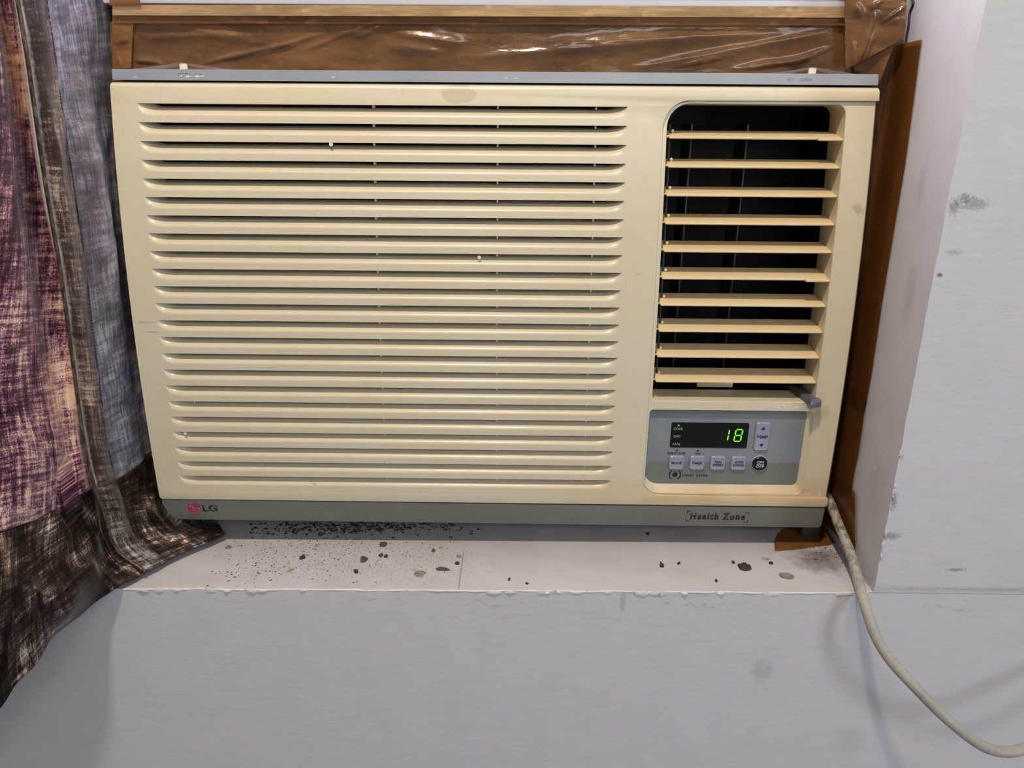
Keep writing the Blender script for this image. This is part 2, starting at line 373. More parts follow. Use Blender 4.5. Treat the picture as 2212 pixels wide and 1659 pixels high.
def paint_sheen(m, name, w0, w1):
    """silver sheen painted into the base colour along the fold (first millimetres of the strip)"""
    m.name = name; nt = m.node_tree; p = nt.nodes['Principled BSDF']; src = p.inputs['Base Color'].links[0].from_socket
    tc = nt.nodes.new('ShaderNodeTexCoord'); sx = nt.nodes.new('ShaderNodeSeparateXYZ'); nt.links.new(tc.outputs['UV'], sx.inputs[0])
    nz_ = nt.nodes.new('ShaderNodeTexNoise'); nz_.inputs['Scale'].default_value = 260; nz_.inputs['Detail'].default_value = 4; nt.links.new(tc.outputs['UV'], nz_.inputs['Vector'])
    ad = nt.nodes.new('ShaderNodeMath'); ad.operation = 'MULTIPLY_ADD'; nt.links.new(nz_.outputs[0], ad.inputs[0]); ad.inputs[1].default_value = .006; nt.links.new(sx.outputs[0], ad.inputs[2])
    mr = nt.nodes.new('ShaderNodeMapRange'); nt.links.new(ad.outputs[0], mr.inputs[0]); mr.inputs[1].default_value = w0; mr.inputs[2].default_value = w1; mr.inputs[3].default_value = .85; mr.inputs[4].default_value = 0
    mx = nt.nodes.new('ShaderNodeMix'); mx.data_type = 'RGBA'; nt.links.new(mr.outputs[0], mx.inputs[0]); nt.links.new(src, mx.inputs[6]); mx.inputs[7].default_value = (.50, .48, .45, 1)
    nt.links.new(mx.outputs[2], p.inputs['Base Color']); return m
M_HEMBAND = paint_sheen(_HB, 'plum_hem_reverse', .0045, .0085)  # colour lightened beside the fold to stand in for sheen
M_BORDER = fabric('dark_bronze_border', [(0.57, (0.012, 0.007, 0.005)), (0.65, (0.048, 0.028, 0.020)), (0.71, (0.18, 0.13, 0.11)), (0.765, (0.66, 0.58, 0.50))], 200, 230, 0.33, 0.6, 0.15, 18)
M_HEMSHEEN = fabric('hem_painted_sheen', [(0.55, (0.030, 0.020, 0.016)), (0.62, (0.11, 0.085, 0.075)), (0.68, (0.38, 0.34, 0.31)), (0.74, (0.70, 0.66, 0.60))], 200, 230, 0.32, 0.5, 0.15, 22)  # brighter variant of the border fabric, silver sheen painted into its colours
M_LINING = fabric('grey_lilac_lining', [(0.54, (0.075, 0.060, 0.075)), (0.635, (0.165, 0.148, 0.178)), (0.74, (0.40, 0.375, 0.44))], 300, 160, 0.6, 0.0, 0.1, 12)
_w = Mat('silver_hem_edge', (0.55, 0.54, 0.50), 0.35, metal=0.4)
_w.color(_w.ramp(_w.noise(420, 3, sc=(1, 1, .3)), [(0.4, (.06, .035, .02)), (0.55, (.13, .09, .06)), (0.7, (.22, .18, .14))])).bump(_w.noise(900, 2), .5, .0006)
M_EDGE = _w.m
M_STITCH = plain('dark_stitching', (0.04, 0.025, 0.025), 0.7)

# ------------------------------------------------------------------ setting: wall with niche, sill, floor, window above
NL, NR, NT, ND = -0.405, 0.3275, 1.15, 0.42      # niche left, right, top, depth
def sill_z(x): return -0.005*(NR-x)/(NR+0.366)
def jit(t, a, s): return a*(noise.noise(Vector((t*s, 3.1, 7.7)))+0.5*noise.noise(Vector((t*s*3.3, 1.1, 2.7))))
wall_v, wall_f = [], []
def wquad(a, b, c, d):
    i = len(wall_v); wall_v.extend([a, b, c, d]); wall_f.append((i, i+1, i+2, i+3))
FZ, CZ, WX = -0.95, 1.75, 2.6
nx = 160
xs = np.linspace(NL, NR, nx)
edge = [(x, jit(x, 0.0011, 38), sill_z(x)+jit(x+9, 0.0008, 30)) for x in xs]
nz = 140
zs_ = np.linspace(0, NT, nz)
redge = [(NR+jit(z+3, 0.0010, 34)*(1.6 if z < .12 else 1), 0.0, z) for z in zs_]
redge[0] = (NR, edge[-1][1], sill_z(NR))
# front face: below sill (strip per column), left, right (strip per row), above
for i in range(nx-1):
    wquad((xs[i], 0, FZ), (xs[i+1], 0, FZ), (edge[i+1][0], 0, edge[i+1][2]), (edge[i][0], 0, edge[i][2]))
wquad((-WX, 0, FZ), (NL, 0, FZ), (NL, 0, CZ), (-WX, 0, CZ))
wquad((NR, 0, FZ), (WX, 0, FZ), (WX, 0, 0), (NR, 0, 0))
for i in range(nz-1):
    wquad(redge[i], (WX, 0, zs_[i]), (WX, 0, zs_[i+1]), redge[i+1])
wquad((NR, 0, NT), (WX, 0, NT), (WX, 0, CZ), (NR, 0, CZ))
wquad((NL, 0, NT), (NR, 0, NT), (NR, 0, CZ), (NL, 0, CZ))
wall = from_py('wall_front', wall_v, wall_f, M_WALL, None, False); tag(wall, kind='structure')
# sill top
v = [(e[0], e[1], e[2]) for e in edge]+[(x, 0.006, sill_z(x)+0.0006) for x in xs]+[(x, ND, sill_z(x)) for x in xs]
f = [(r*nx+i, r*nx+i+1, (r+1)*nx+i+1, (r+1)*nx+i) for r in range(2) for i in range(nx-1)]
sill = from_py('sill', v, f, M_SILL, wall, True, 40)
# right and left reveals, soffit
v = [p for p in redge]+[(NR, 0.008, z) for z in zs_]+[(NR, ND, z) for z in zs_]
f = [(r*nz+i, (r+1)*nz+i, (r+1)*nz+i+1, r*nz+i+1) for r in range(2) for i in range(nz-1)]
from_py('reveal', v, f, M_REVEAL, wall, True, 40)
from_py('reveal', [(NL, 0, -0.006), (NL, ND, -0.006), (NL, ND, NT), (NL, 0, NT)], [(0, 1, 2, 3)], M_REVEAL, wall, False)
from_py('soffit', [(NL, 0, NT), (NR, 0, NT), (NR, ND, NT), (NL, ND, NT)], [(0, 1, 2, 3)], M_REVEAL, wall, False)
# flaking paint lips along the sill edge and the reveal corner
def flake_lip(name, pts, r, seed, dens, d, mat=None):
    bm = bmesh.new(); rnd = random.Random(seed)
    for i in range(dens):
        k = rnd.uniform(0, len(pts)-2); j = int(k); p = Vector(pts[j]).lerp(Vector(pts[j+1]), k-j)
        n = rnd.randint(5, 8); a = r*rnd.uniform(.5, 1.5); b = a*rnd.uniform(.25, .55); t = rnd.uniform(.0006, .0014)
        ax = Vector(d); perp = Vector((0, 0, 1)) if abs(ax.x) > .5 else Vector((1, 0, 0))
        ring = [p+ax*(a*math.cos(2*PI*q/n)*rnd.uniform(.7, 1.2))+perp*(b*math.sin(2*PI*q/n)*rnd.uniform(.6, 1.2)) for q in range(n)]
        top = bm.verts.new(p+Vector((0, -t*1.6, 0)))
        vs = [bm.verts.new(q+Vector((0, -t*.2, 0))) for q in ring]
        for q in range(n): bm.faces.new((vs[q], vs[(q+1) % n], top))
    return from_bm(name, bm, mat or M_FLAKE, wall, True, 60)
tag(flake_lip('paint_flakes', [(e[0], e[1]-.0004, e[2]-.001) for e in edge[10:]], .0050, 3, 26, (1, 0, 0)), kind='stuff')
tag(flake_lip('paint_flakes', [(p[0]+.001, p[1], p[2]) for p in redge if .02 < p[2] < .16], .0036, 5, 11, (0, 0, 1), M_WALL), kind='stuff')
# rounded paint bead on the sill edge
tube('paint_bead', [(e[0], e[1]+.0006, e[2]-.0004) for e in edge[::2]], .0011, M_FLAKE, wall, m=240, seg=8,
     radii=[.0008+.0009*abs(noise.noise(Vector((i*.17, 0, 4)))) for i in range(240)])
_f = Mat('grey_floor_tiles', (0.32, 0.31, 0.30), 0.4)
_f.color(_f.ramp(_f.noise(6, 4), [(0.4, (.30, .29, .28)), (0.6, (.36, .35, .34))]))
tag(from_py('floor', [(-WX, 0, FZ), (WX, 0, FZ), (WX, -3.2, FZ), (-WX, -3.2, FZ)], [(3, 2, 1, 0)], _f.m, None, False), kind='structure')

box('jamb', NL+.0005, -.3592, .160, ND, -.004, NT-.0005, M_REVEAL, wall)
# window over the appliance: white frame, bright frosted pane
M_FRAME = plain('white_window_paint', (0.80, 0.80, 0.84), 0.35)
M_PANE = glow('daylit_frosted_pane', (0.82, 0.82, 1.0), 8.0)
fz = at_y(1000, 12.5, 0.118)[2]
win = tag(empty('window_1', (0, 0.14, fz)), kind='structure')
box('frame_rail', -.3585, NR-.001, .118, .160, fz, fz+.055, M_FRAME, win, .002)
box('frame_rail', -.3585, NR-.001, .118, .160, NT-.05, NT-.001, M_FRAME, win, .002)
for a, b in ((-.3585, NL+.08), (NR-.05, NR-.001), (-.065, -.020)):
    box('frame_stile', a, b, .121, .158, fz+.0545, NT-.0505, M_FRAME, win, .002)
box('glazing_bead', NL+.06, NR-.05, .1145, .1175, fz+.0105, fz+.0135, plain('grey_gasket', (.25, .25, .28), .5), win)
for a, b in ((NL+.08, -.065), (-.020, NR-.05)):
    box('pane', a, b, .136, .142, fz+.0545, NT-.0505, M_PANE, win)
# board closing the gap behind the appliance
box('gap_board', -.3585, NR-.002, .150, .158, .44, fz-.001, plain('brown_board', (.20, .13, .085), .7), win)

# ------------------------------------------------------------------ air conditioner
AX0, AX1, AZ0 = -0.353, 0.3065, 0.024
ac = empty('air_conditioner', ((AX0+AX1)/2, 0.0765, AZ0), 'yellowed cream window air conditioner with louvred grille, sealed into the niche over the sill', 'air conditioner')
PC = (0.07852136, 0.22847468, -0.0629123, 0.0760518)
def prof(z):
    z = min(max(z, 0.0), 0.46)
    return ((PC[0]*z+PC[1])*z+PC[2])*z+PC[3]
def S(x, z, off=0.0): return (x, prof(z)+off, z)

def arc(cx, cz, r, a0, a1, n=10):
    return [(cx+r*math.cos(math.radians(a0+(a1-a0)*i/n)), cz+r*math.sin(math.radians(a0+(a1-a0)*i/n))) for i in range(n+1)]
def dense(P, d=0.012):
    Q = []
    for i, a in enumerate(P):
        b = P[(i+1) % len(P)]; m = max(1, int(math.ceil(math.hypot(b[0]-a[0], b[1]-a[1])/d)))
        Q += [(a[0]+(b[0]-a[0])*k/m, a[1]+(b[1]-a[1])*k/m) for k in range(m)]
    return Q
def rrect(x0, x1, z0, z1, r=0.0, tl=None, tr=None, bl=None, br=None, n=8):
    tl, tr, bl, br = [r if q is None else q for q in (tl, tr, bl, br)]
    P = []
    P += arc(x1-br, z0+br, br, -90, 0, n) if br else [(x1, z0)]
    P += arc(x1-tr, z1-tr, tr, 0, 90, n) if tr else [(x1, z1)]
    P += arc(x0+tl, z1-tl, tl, 90, 180, n) if tl else [(x0, z1)]
    P += arc(x0+bl, z0+bl, bl, 180, 270, n) if bl else [(x0, z0)]
    return dense(P)
def plate_bm(outer, holes=(), thick=0.003, off=0.0, step=0.012, bev=0.0006, mapf=None, extra=(), seg=2):
    """flat outline with holes in x,z -> sheet following the bowed front, with rims of depth `thick`"""
    bm = bmesh.new(); edges = []
    for loop in [outer, *holes]:
        vs = [bm.verts.new((x, 0, z)) for x, z in loop]
        edges += [bm.edges.new((vs[i], vs[(i+1) % len(vs)])) for i in range(len(vs))]
    bmesh.ops.triangle_fill(bm, edges=edges, use_beauty=True, use_dissolve=False, normal=(0, -1, 0))
    z0 = min(p[1] for p in outer); z1 = max(p[1] for p in outer)
    lv = list(np.arange(math.floor(z0/step)*step+step, z1, step))+list(extra)
    for z in lv:
        if z0+1e-4 < z < z1-1e-4:
            bmesh.ops.bisect_plane(bm, geom=bm.verts[:]+bm.edges[:]+bm.faces[:], dist=1e-6, plane_co=(0, 0, z), plane_no=(0, 0, 1))
    bmesh.ops.recalc_face_normals(bm, faces=bm.faces)
    if bm.faces and sum(f.normal.y for f in bm.faces) > 0: bmesh.ops.reverse_faces(bm, faces=bm.faces[:])
    mapf = mapf or (lambda x, z: S(x, z, off))
    rim = [e for e in bm.edges if len(e.link_faces) == 1]
    for vv in bm.verts: vv.co = Vector(mapf(vv.co.x, vv.co.z))
    if thick:
        r = bmesh.ops.extrude_edge_only(bm, edges=rim)
        for g in r['geom']:
            if isinstance(g, bmesh.types.BMVert): g.co.y += thick
        if bev:
            front = [e for e in rim if e.is_valid]
            bmesh.ops.bevel(bm, geom=front, offset=bev, segments=seg, profile=0.5, affect='EDGES', clamp_overlap=True)
    return bm
def plate(name, outer, mat, parent, holes=(), angle=35, **k):
    return from_bm(name, plate_bm(outer, holes, **k), mat, parent, True, angle)

# --- main front panel (C-shaped, bowed), hole for the grille slats
SX0, SX1, ST0, SP, SH = -0.3300, 0.0925, 0.4180, 0.015580, 0.0098
SZB = ST0-23*SP
G = 0.1232
c_out = [(0.3068, 0.0575)] + [(0.1415, 0.0592)] + arc(0.1415, 0.0772, 0.018, -90, -180, 10)[1:] + arc(0.1462, 0.4005, 0.0230, 180, 90, 10) + \
        [(0.3070, 0.4242), (0.3070, 0.4318)] + arc(0.3045, 0.4330, 0.0022, 0, 90, 5) + arc(AX0+.0035, 0.4326, 0.0030, 90, 180, 5) + \
        arc(AX0+.0025, 0.0524, 0.0030, 180, 270, 5) + arc(0.3040, 0.0516, 0.0030, 270, 360, 5)
# lower lip of the panel runs under the right-hand insert
def main_map(x, z):
    y = prof(z)
    t = z-0.4306
    if t > 0: y += 0.0050-math.sqrt(max(0, 0.0050**2-min(t, 0.00492)**2))
    return (x, y, z)
panel_o = plate('front_panel', c_out, M_CREAM, ac, holes=[[(SX0, SZB), (SX1, SZB), (SX1, ST0), (SX0, ST0)]],
      thick=0.012, bev=0.0009, mapf=main_map, extra=(0.4306, 0.4318, 0.4329, 0.4339, 0.4346, 0.4351))

# --- 23 grille slats: scooped slot above, flat bar below, each its own piece
R_END = 0.0108
us = [0, .0002, .0006, .0013, .0023, .0036, .0052, .0070, .0090, R_END, .0130, .0155, .019]
cols = [SX0+u for u in us]+list(np.linspace(SX0+.045, SX1-.045, 9))+[SX1-u for u in reversed(us)]
def slat_mesh(k):
    zt = ST0-k*SP; v = []; nrow = 0
    for x in cols:
        u = min(x-SX0, SX1-x)
        h = SH*max(0, 1-((R_END-u)/R_END)**2.5)**(1/2.5) if u < R_END else SH
        ramp = min(1.0, u/0.0165); ramp = ramp*(1.25-0.25*ramp)
        rows = []
        D = 0.0200*ramp
        s0 = 0.20*min(1, max(0, (u-.009)/.006))
        for s in (0.0, .07, .15, .24, .34, .45, .57, .69, .80, .90, 1.0):
            s = s0+(1-s0)*s
            rows.append((zt-h*s, D*((1-s)**1.9)))
        zb = zt-h; ze = zt-SP
        rows += [(zb-(zb-ze)*.08, 0.0), (zb-(zb-ze)*.5, 0.0), (ze+.0002, 0.0), (ze, 0.0003)]
        lip = 0.0026*min(1, ramp*3)
        rows.append((ze, 0.0003+lip)); rows.append((ze+0.0022*min(1, ramp*3), 0.0005+lip*1.7))
        nrow = len(rows)
        v += [S(x, z, d) for z, d in rows]
    f = [(c*nrow+r, (c+1)*nrow+r, (c+1)*nrow+r+1, c*nrow+r+1) for c in range(len(cols)-1) for r in range(nrow-1)]
    return v, [tuple(reversed(q)) for q in f]
for k in range(23):
    v, f = slat_mesh(k)
    from_py('grille_slat', v, f, M_CREAM, ac, True, 32)
# lip of the panel above the first slot
from_py('slot_lip', [S(SX0, ST0, .0003), S(SX1, ST0, .0003), S(SX1, ST0, .003), S(SX0, ST0, .003), S(SX0+.01, ST0+.004, .0055), S(SX1-.01, ST0+.004, .0055)],
        [(0, 1, 2, 3), (3, 2, 5, 4)], M_CREAM, ac, False)
# support ribs and the dark filter behind the slats
bm = bmesh.new()
for x in (-0.1270, -0.0240+.005, 0.066):
    for k in range(23):
        z = ST0-k*SP
        box_bm(bm, x-.0007, x+.0007, prof(z)+.0035, prof(z)+.0100, z-.0024, z+.003)
tag(from_bm('grille_ribs', bm, M_VANE, ac), kind='stuff')
box('air_filter', SX0+.004, SX1-.004, .1115, .1135, SZB, ST0+.004, M_BLACK, ac)

# --- right-hand insert: recessed panel with the air outlet and the control recess
ox0, ox1, oz0, oz1 = 0.1272, 0.2812, 0.1570, 0.4214
rx0, rx1, rz0, rz1 = 0.1256, 0.2818, 0.0605, 0.1487
inset_out = [(0.3052, 0.0577), (0.3052, 0.4240)] + [(0.1462, 0.4232)] + arc(0.1462, 0.4005, 0.0224, 90, 180, 10) + arc(0.1415, 0.0775, 0.0178, 180, 270, 10)
hole_a = rrect(ox0, ox1, oz0, oz1, tl=0.0195, tr=0.0085, bl=0.005, br=0.004)
hole_b = rrect(rx0, rx1, rz0, rz1, tl=0.004, tr=0.006, bl=0.0150, br=0.006)
INS = 0.0030
bm = plate_bm(inset_out, [hole_a, hole_b], thick=0.0, off=INS)
def loft(bm, A, B, mapA, mapB):
    n = len(A); assert n == len(B), (n, len(B)); va = [bm.verts.new(mapA(*p)) for p in A]; vb = [bm.verts.new(mapB(*p)) for p in B]
    for i in range(n): bm.faces.new((va[i], va[(i+1) % n], vb[(i+1) % n], vb[i]))
# rounded rims into both recesses
def remap(P, x0, x1, z0, z1):
    a0, a1 = min(p[0] for p in P), max(p[0] for p in P); b0, b1 = min(p[1] for p in P), max(p[1] for p in P)
    return [(x0+(p[0]-a0)/(a1-a0)*(x1-x0), z0+(p[1]-b0)/(b1-b0)*(z1-z0)) for p in P]
in_a = remap(hole_a, ox0+.0004, ox1-.0004, oz0+.0004, oz1-.0004)
loft(bm, hole_a, in_a, lambda x, z: S(x, z, INS), lambda x, z: S(x, z, INS+.0008))
duct = remap(hole_a, ox0+.0008, ox1-.0006, oz0+.0006, oz1-.0005)
loft(bm, in_a, duct, lambda x, z: S(x, z, INS+.0008), lambda x, z: (x, prof(z)+.034+INS, z))
in_b = remap(hole_b, rx0+.0005, rx1-.0006, rz0+.0006, rz1-.0004)
loft(bm, hole_b, in_b, lambda x, z: S(x, z, INS), lambda x, z: S(x, z, INS+.0008))
pan = remap(hole_b, 0.1262, 0.2768, 0.0685, 0.1478)
loft(bm, in_b, pan, lambda x, z: S(x, z, INS+.0008), lambda x, z: S(x, z, INS+.0052))
# right flank of the insert
from_bm('side_insert', bm, M_CREAM, ac, True, 35, recalc=False)
zz = np.linspace(0.0577, 0.4240, 24)
v = [S(0.3052, z, INS) for z in zz]+[S(0.3066, z, INS+.0012) for z in zz]+[S(0.3068, z, .022) for z in zz]
f = [(r*24+i, (r+1)*24+i, (r+1)*24+i+1, r*24+i+1) for r in range(2) for i in range(23)]
from_py('side_flange', v, f, M_CREAM, ac, True, 60)
# lower lip under the insert already belongs to the front panel; close its top with a narrow ledge
from_py('groove_ledge', [S(0.1240, 0.0592, .0002), S(0.3066, 0.0576, .0002), S(0.3066, 0.0578, .0045), S(0.1240, 0.0594, .0045)], [(0, 1, 2, 3)], M_CREAM, ac, False)

# --- dark air duct with vertical vanes
bm = bmesh.new()
bx0, bx1, bz0, bz1, by0, by1 = ox0-.002, ox1+.002, oz0-.002, oz1+.002, .108, .205
vs = [(bx0, by1, bz0), (bx1, by1, bz0), (bx1, by1, bz1), (bx0, by1, bz1), (bx0, by0, bz0), (bx1, by0, bz0), (bx1, by0+.02, bz1), (bx0, by0+.02, bz1)]
from_py('air_duct', vs, [(0, 1, 2, 3), (0, 4, 5, 1), (1, 5, 6, 2), (2, 6, 7, 3), (3, 7, 4, 0)], M_BLACK, ac, False)
for x in (0.157, 0.208):
    bm = bmesh.new(); box_bm(bm, x-.0011, x+.0011, .132, .170, .172, .405, .0008)
    o = from_bm('vertical_vane', bm, M_DARKVANE, ac)
box('vane_tie', .157, .208, .131, .134, .392, .395, M_DARKVANE, ac, .0008)
box('vane_clip', .178, .214, .113, .119, .1585, .1640, M_VANE, ac, .0012)
box('vane_clip', .180, .198, .121, .132, .1600, .1760, M_DARKVANE, ac, .0015)

# --- ten horizontal vanes
def vane(k):
    zf = 0.3935-0.02419*k; yb = prof(zf)
    x0, x1 = 0.1306, 0.2806
    tab = k in (0, 5)
    secs = []
    xsv = [x0, x0+.0016, x0+.01] + ([x1-.0215, x1-.0205] if tab else []) + [x1-.01, x1-.0016, x1]
    v = []; n = 0
    for i, x in enumerate(xsv):
        e = 1.0 if 0 < i < len(xsv)-1 else 0.72
        push = 0.0026 if tab and x >= x1-.0206 else 0.0
        yf = yb+.0066-push; ybk = yb+.032
        t = .0011*e
        zfc = zf-.0002-push*.35; zbk = zf+.0048
        sec = [(yf+.0004, zfc-t), (yf-.0003, zfc-t*.3), (yf, zfc+t*.6), (yf+.0012, zfc+t*1.15), (yf+.012, (zfc*.6+zbk*.4)+.0012*e+.0006), (ybk, zbk+.0009*e), (ybk, zbk-.0009*e), (yf+.012, zfc*.6+zbk*.4-.0010*e)]
        n = len(sec); v += [(x, y, z) for y, z in sec]
    f = [(i*n+j, (i+1)*n+j, (i+1)*n+(j+1) % n, i*n+(j+1) % n) for i in range(len(xsv)-1) for j in range(n)]
    f += [tuple(range(n)), tuple((len(xsv)-1)*n+j for j in reversed(range(n)))]
    o = from_py('louver_vane', v, [tuple(reversed(q)) for q in f], M_VANE, ac, True, 40)
    # pivot pin at the left end and link peg
    bm = bmesh.new()
    bmesh.ops.create_cone(bm, cap_ends=True, segments=12, radius1=.0013, radius2=.0009, depth=.0046,
                          matrix=Matrix.Translation((x0-.0012, yb+.0105, zf+.0006)) @ Matrix.Rotation(PI/2, 4, 'Y'))
    bmesh.ops.create_uvsphere(bm, u_segments=10, v_segments=6, radius=.0014, matrix=Matrix.Translation((x0+.0045, yb+.0175, zf+.0055)))
    bmesh.ops.create_cone(bm, cap_ends=True, segments=8, radius1=.0007, radius2=.0007, depth=.004, matrix=Matrix.Translation((x0+.0045, yb+.0175, zf+.0035)))
    from_bm('pivot_pin', bm, M_VANE, o)
for k in range(10): vane(k)
tube('link_rod', [(0.1332, prof(z)+.020, z+.004) for z in np.linspace(.168, .400, 12)], .0009, M_DARKVANE, ac, m=24, seg=8)

# --- vent lever
top = [tuple(at_z(px, py, .1625)[:2]) for px, py in ((1672, 808), (1740, 858), (1751, 861), (1751, 870), (1775, 867), (1774, 862), (1766, 859), (1763, 853), (1706, 808))]
bm = bmesh.new(); zt_, zb_ = .1625, .1568
a = [bm.verts.new((x, y, zt_)) for x, y in top]; b = [bm.verts.new((x, y, zb_)) for x, y in top]
bm.faces.new(a); bm.faces.new(b[::-1])
for i in range(len(top)): bm.faces.new((a[i], b[i], b[(i+1) % len(top)], a[(i+1) % len(top)]))
bmesh.ops.bevel(bm, geom=[e for e in bm.edges], offset=.0006, segments=2, profile=.5, affect='EDGES')
tag(from_bm('vent_lever', bm, M_LEVER, ac), 'slate grey lever')

# --- control panel, display, buttons, lettering
PY = INS+.0052
def PS(x, z, off=0.0): return S(x, z, PY+off)
def text_bm(body, x0, x1, z0, z1, off, bold=0.0, shear=0.0, spacing=1.0, depth=0.00025, line=1.0, mapf=None, keep=False):
    cu = bpy.data.curves.new('t', 'FONT'); cu.body = body; cu.size = 1; cu.align_x = 'CENTER'
    cu.offset = bold; cu.shear = shear; cu.space_character = spacing; cu.space_line = line; cu.resolution_u = 3
    ob = bpy.data.objects.new('t', cu); C.objects.link(ob)
    me = ob.to_mesh(); bm = bmesh.new(); bm.from_mesh(me); ob.to_mesh_clear()
    bpy.data.objects.remove(ob); bpy.data.curves.remove(cu)
    X = [v.co.x for v in bm.verts]; Y = [v.co.y for v in bm.verts]
    ax, bx_, ay, by_ = min(X), max(X), min(Y), max(Y)
    mapf = mapf or PS
    for v in bm.verts:
        x = x0+(v.co.x-ax)/(bx_-ax)*(x1-x0); z = z0+(v.co.y-ay)/(by_-ay)*(z1-z0)
        v.co = Vector(mapf(x, z, off-depth))
    bmesh.ops.recalc_face_normals(bm, faces=bm.faces)
    r = bmesh.ops.extrude_face_region(bm, geom=bm.faces[:])
    for g in r['geom']:
        if isinstance(g, bmesh.types.BMVert): g.co.y += depth
    return bm
def text(body, x0, x1, z0, z1, mat, parent, off=0.0, name='lettering', **k):
    return from_bm(name, text_bm(body, x0, x1, z0, z1, off, **k), mat, parent, False)
def flat(name, outline, mat, parent, off=0.0, thick=0.0004, bev=0.0, holes=(), mapf=None, seg=2):
    mf = mapf or PS
    return plate(name, outline, mat, parent, holes=holes, thick=thick, bev=bev, mapf=lambda x, z: mf(x, z, off-thick), step=.02, seg=seg)

pan_fit = remap(hole_b, 0.1264, 0.2766, 0.0687, 0.1476)
cp = plate('control_panel', pan_fit, M_PANEL, ac, thick=0.002, bev=0.0, mapf=lambda x, z: PS(x, z, -.0003))
disp = flat('display', rrect(.1487, .2231, .1080, .1341, r=.0017), M_DISPLAY, ac, off=-.0003, thick=.0005, bev=.0002)
DO = -.0009
text('COOL', .1509, .1602, .1265, .1289, M_LGREY, disp, DO, bold=.003)
text('DRY', .1516, .1585, .1185, .1208, M_LGREY, disp, DO, bold=.003)
text('FAN', .1512, .1580, .1103, .1126, M_LGREY, disp, DO, bold=.003)
def disc(cx, cz, r, n=20): return [(cx+r*math.cos(2*PI*i/n), cz+r*math.sin(2*PI*i/n)) for i in range(n)]
flat('indicator_led', disc(.1555, .1312, .00085), M_LEDDOT, disp, off=DO, thick=.0003)
# seven-segment digits, slanted
def seg_poly(p, q, w):
    p, q = Vector(p), Vector(q); d = (q-p).normalized(); n = Vector((-d.y, d.x))
    return [tuple(p), tuple(p+d*w+n*w), tuple(q-d*w+n*w), tuple(q), tuple(q-d*w-n*w), tuple(p+d*w-n*w)]
def digit(x, z, w, h, on):
    sl = 0.105
    def P(u, v): return (x+u*w+sl*v*h, z+v*h)
    pts = {'a': (P(0, 1), P(1, 1)), 'b': (P(1, 1), P(1, .5)), 'c': (P(1, .5), P(1, 0)), 'd': (P(0, 0), P(1, 0)), 'e': (P(0, .5), P(0, 0)), 'f': (P(0, 1), P(0, .5)), 'g': (P(0, .5), P(1, .5))}
    for s_, (p, q) in pts.items():
        p, q = Vector(p), Vector(q); d = (q-p).normalized()*.00035
        lit = s_ in on
        flat('lit_segment' if lit else 'unlit_segment', seg_poly(p+d, q-d, .00062), M_LED if lit else M_LEDOFF, disp, off=DO, thick=.0003)
digit(.1972, .1158, .0064, .0118, 'bc')
digit(.2098, .1153, .0064, .0122, 'abcdefg')
# printed words and marks on the panel
PO = -.0003
text('ENERGY SAVER', .1475, .1648, .1004, .1029, M_INK, cp, PO, bold=.0)
text('ON', .1741, .1788, .1004, .1028, M_INK, cp, PO, bold=.0)
for x in (.1562, .1763): flat('printed_dot', disc(x, .1046, .00095), M_INK, cp, off=PO, thick=.0002)
text('NERGY SAVER', .1632, .1884, .0768, .0791, M_INK, cp, PO, bold=.025, spacing=1.35)
text('e', .1537, .1586, .0763, .0809, M_INK, cp, PO, bold=.03, shear=.25)
def crescent(cx, cz, r, side, n=14):
    P = [(cx+side*r*math.cos(math.radians(a)), cz+r*math.sin(math.radians(a))) for a in np.linspace(-62, 62, n)]
    Q = [(cx-side*.0006+side*(r-.0002)*math.cos(math.radians(a))*0.93, cz+r*math.sin(math.radians(a))) for a in np.linspace(62, -62, n)]
    return P+Q[1:-1]
flat('printed_bracket', crescent(.1558, .0784, .0056, -1), M_INK, cp, off=PO, thick=.0002)
flat('printed_bracket', crescent(.1566, .0784, .0056, 1), M_INK, cp, off=PO, thick=.0002)
# buttons
def button(cx, cz, w, h, r, words):
    x0, x1, z0, z1 = cx-w/2, cx+w/2, cz-h/2, cz+h/2
    bm = bmesh.new()
    loops = [(0, -.0003, r), (.0001, -.0016, r), (.0009, -.0024, r*.8), (.0018, -.0021, r*.6)]
    prev = None
    for d, o_, rr in loops:
        L = [bm.verts.new(PS(x, z, o_)) for x, z in rrect(x0+d, x1-d, z0+d, z1-d, r=rr, n=5)]
        if prev:
            for i in range(len(L)): bm.faces.new((prev[i], prev[(i+1) % len(L)], L[(i+1) % len(L)], L[i]))
        prev = L
    bm.faces.new(prev)
    o = from_bm('push_button', bm, M_BUTTON, ac, True, 25)
    for t in words: text(*t, M_INK, o, -.0022, bold=.008)
    return o
BZ = .0921
button(.1564, BZ, .0148, .0146, .0024, [('MODE', .1515, .1613, BZ-.0012, BZ+.0013)])
button(.1765, BZ, .0148, .0146, .0024, [('TIMER', .1714, .1814, BZ-.0012, BZ+.0013)])
button(.1967, BZ, .0148, .0146, .0024, [('FAN', .1936, .1998, BZ+.0004, BZ+.0027), ('SPEED', .1916, .2017, BZ-.0029, BZ-.0005)])
button(.2168, BZ, .0148, .0146, .0024, [('AUTO', .2130, .2212, BZ+.0004, BZ+.0027), ('SWING', .2117, .2220, BZ-.0029, BZ-.0005)])
tb = button(.2365, .1207, .0142, .0292, .0026, [('TEMP', .2311, .2418, .1193, .1220)])
for s_, z in ((1, .1296), (-1, .1117)):
    flat('printed_arrow', [(.2365-.0021, z-s_*.0015), (.2365+.0021, z-s_*.0015), (.2365, z+s_*.0015)][::s_], M_INK, tb, off=-.0022, thick=.0002)
bm = bmesh.new(); prev = None
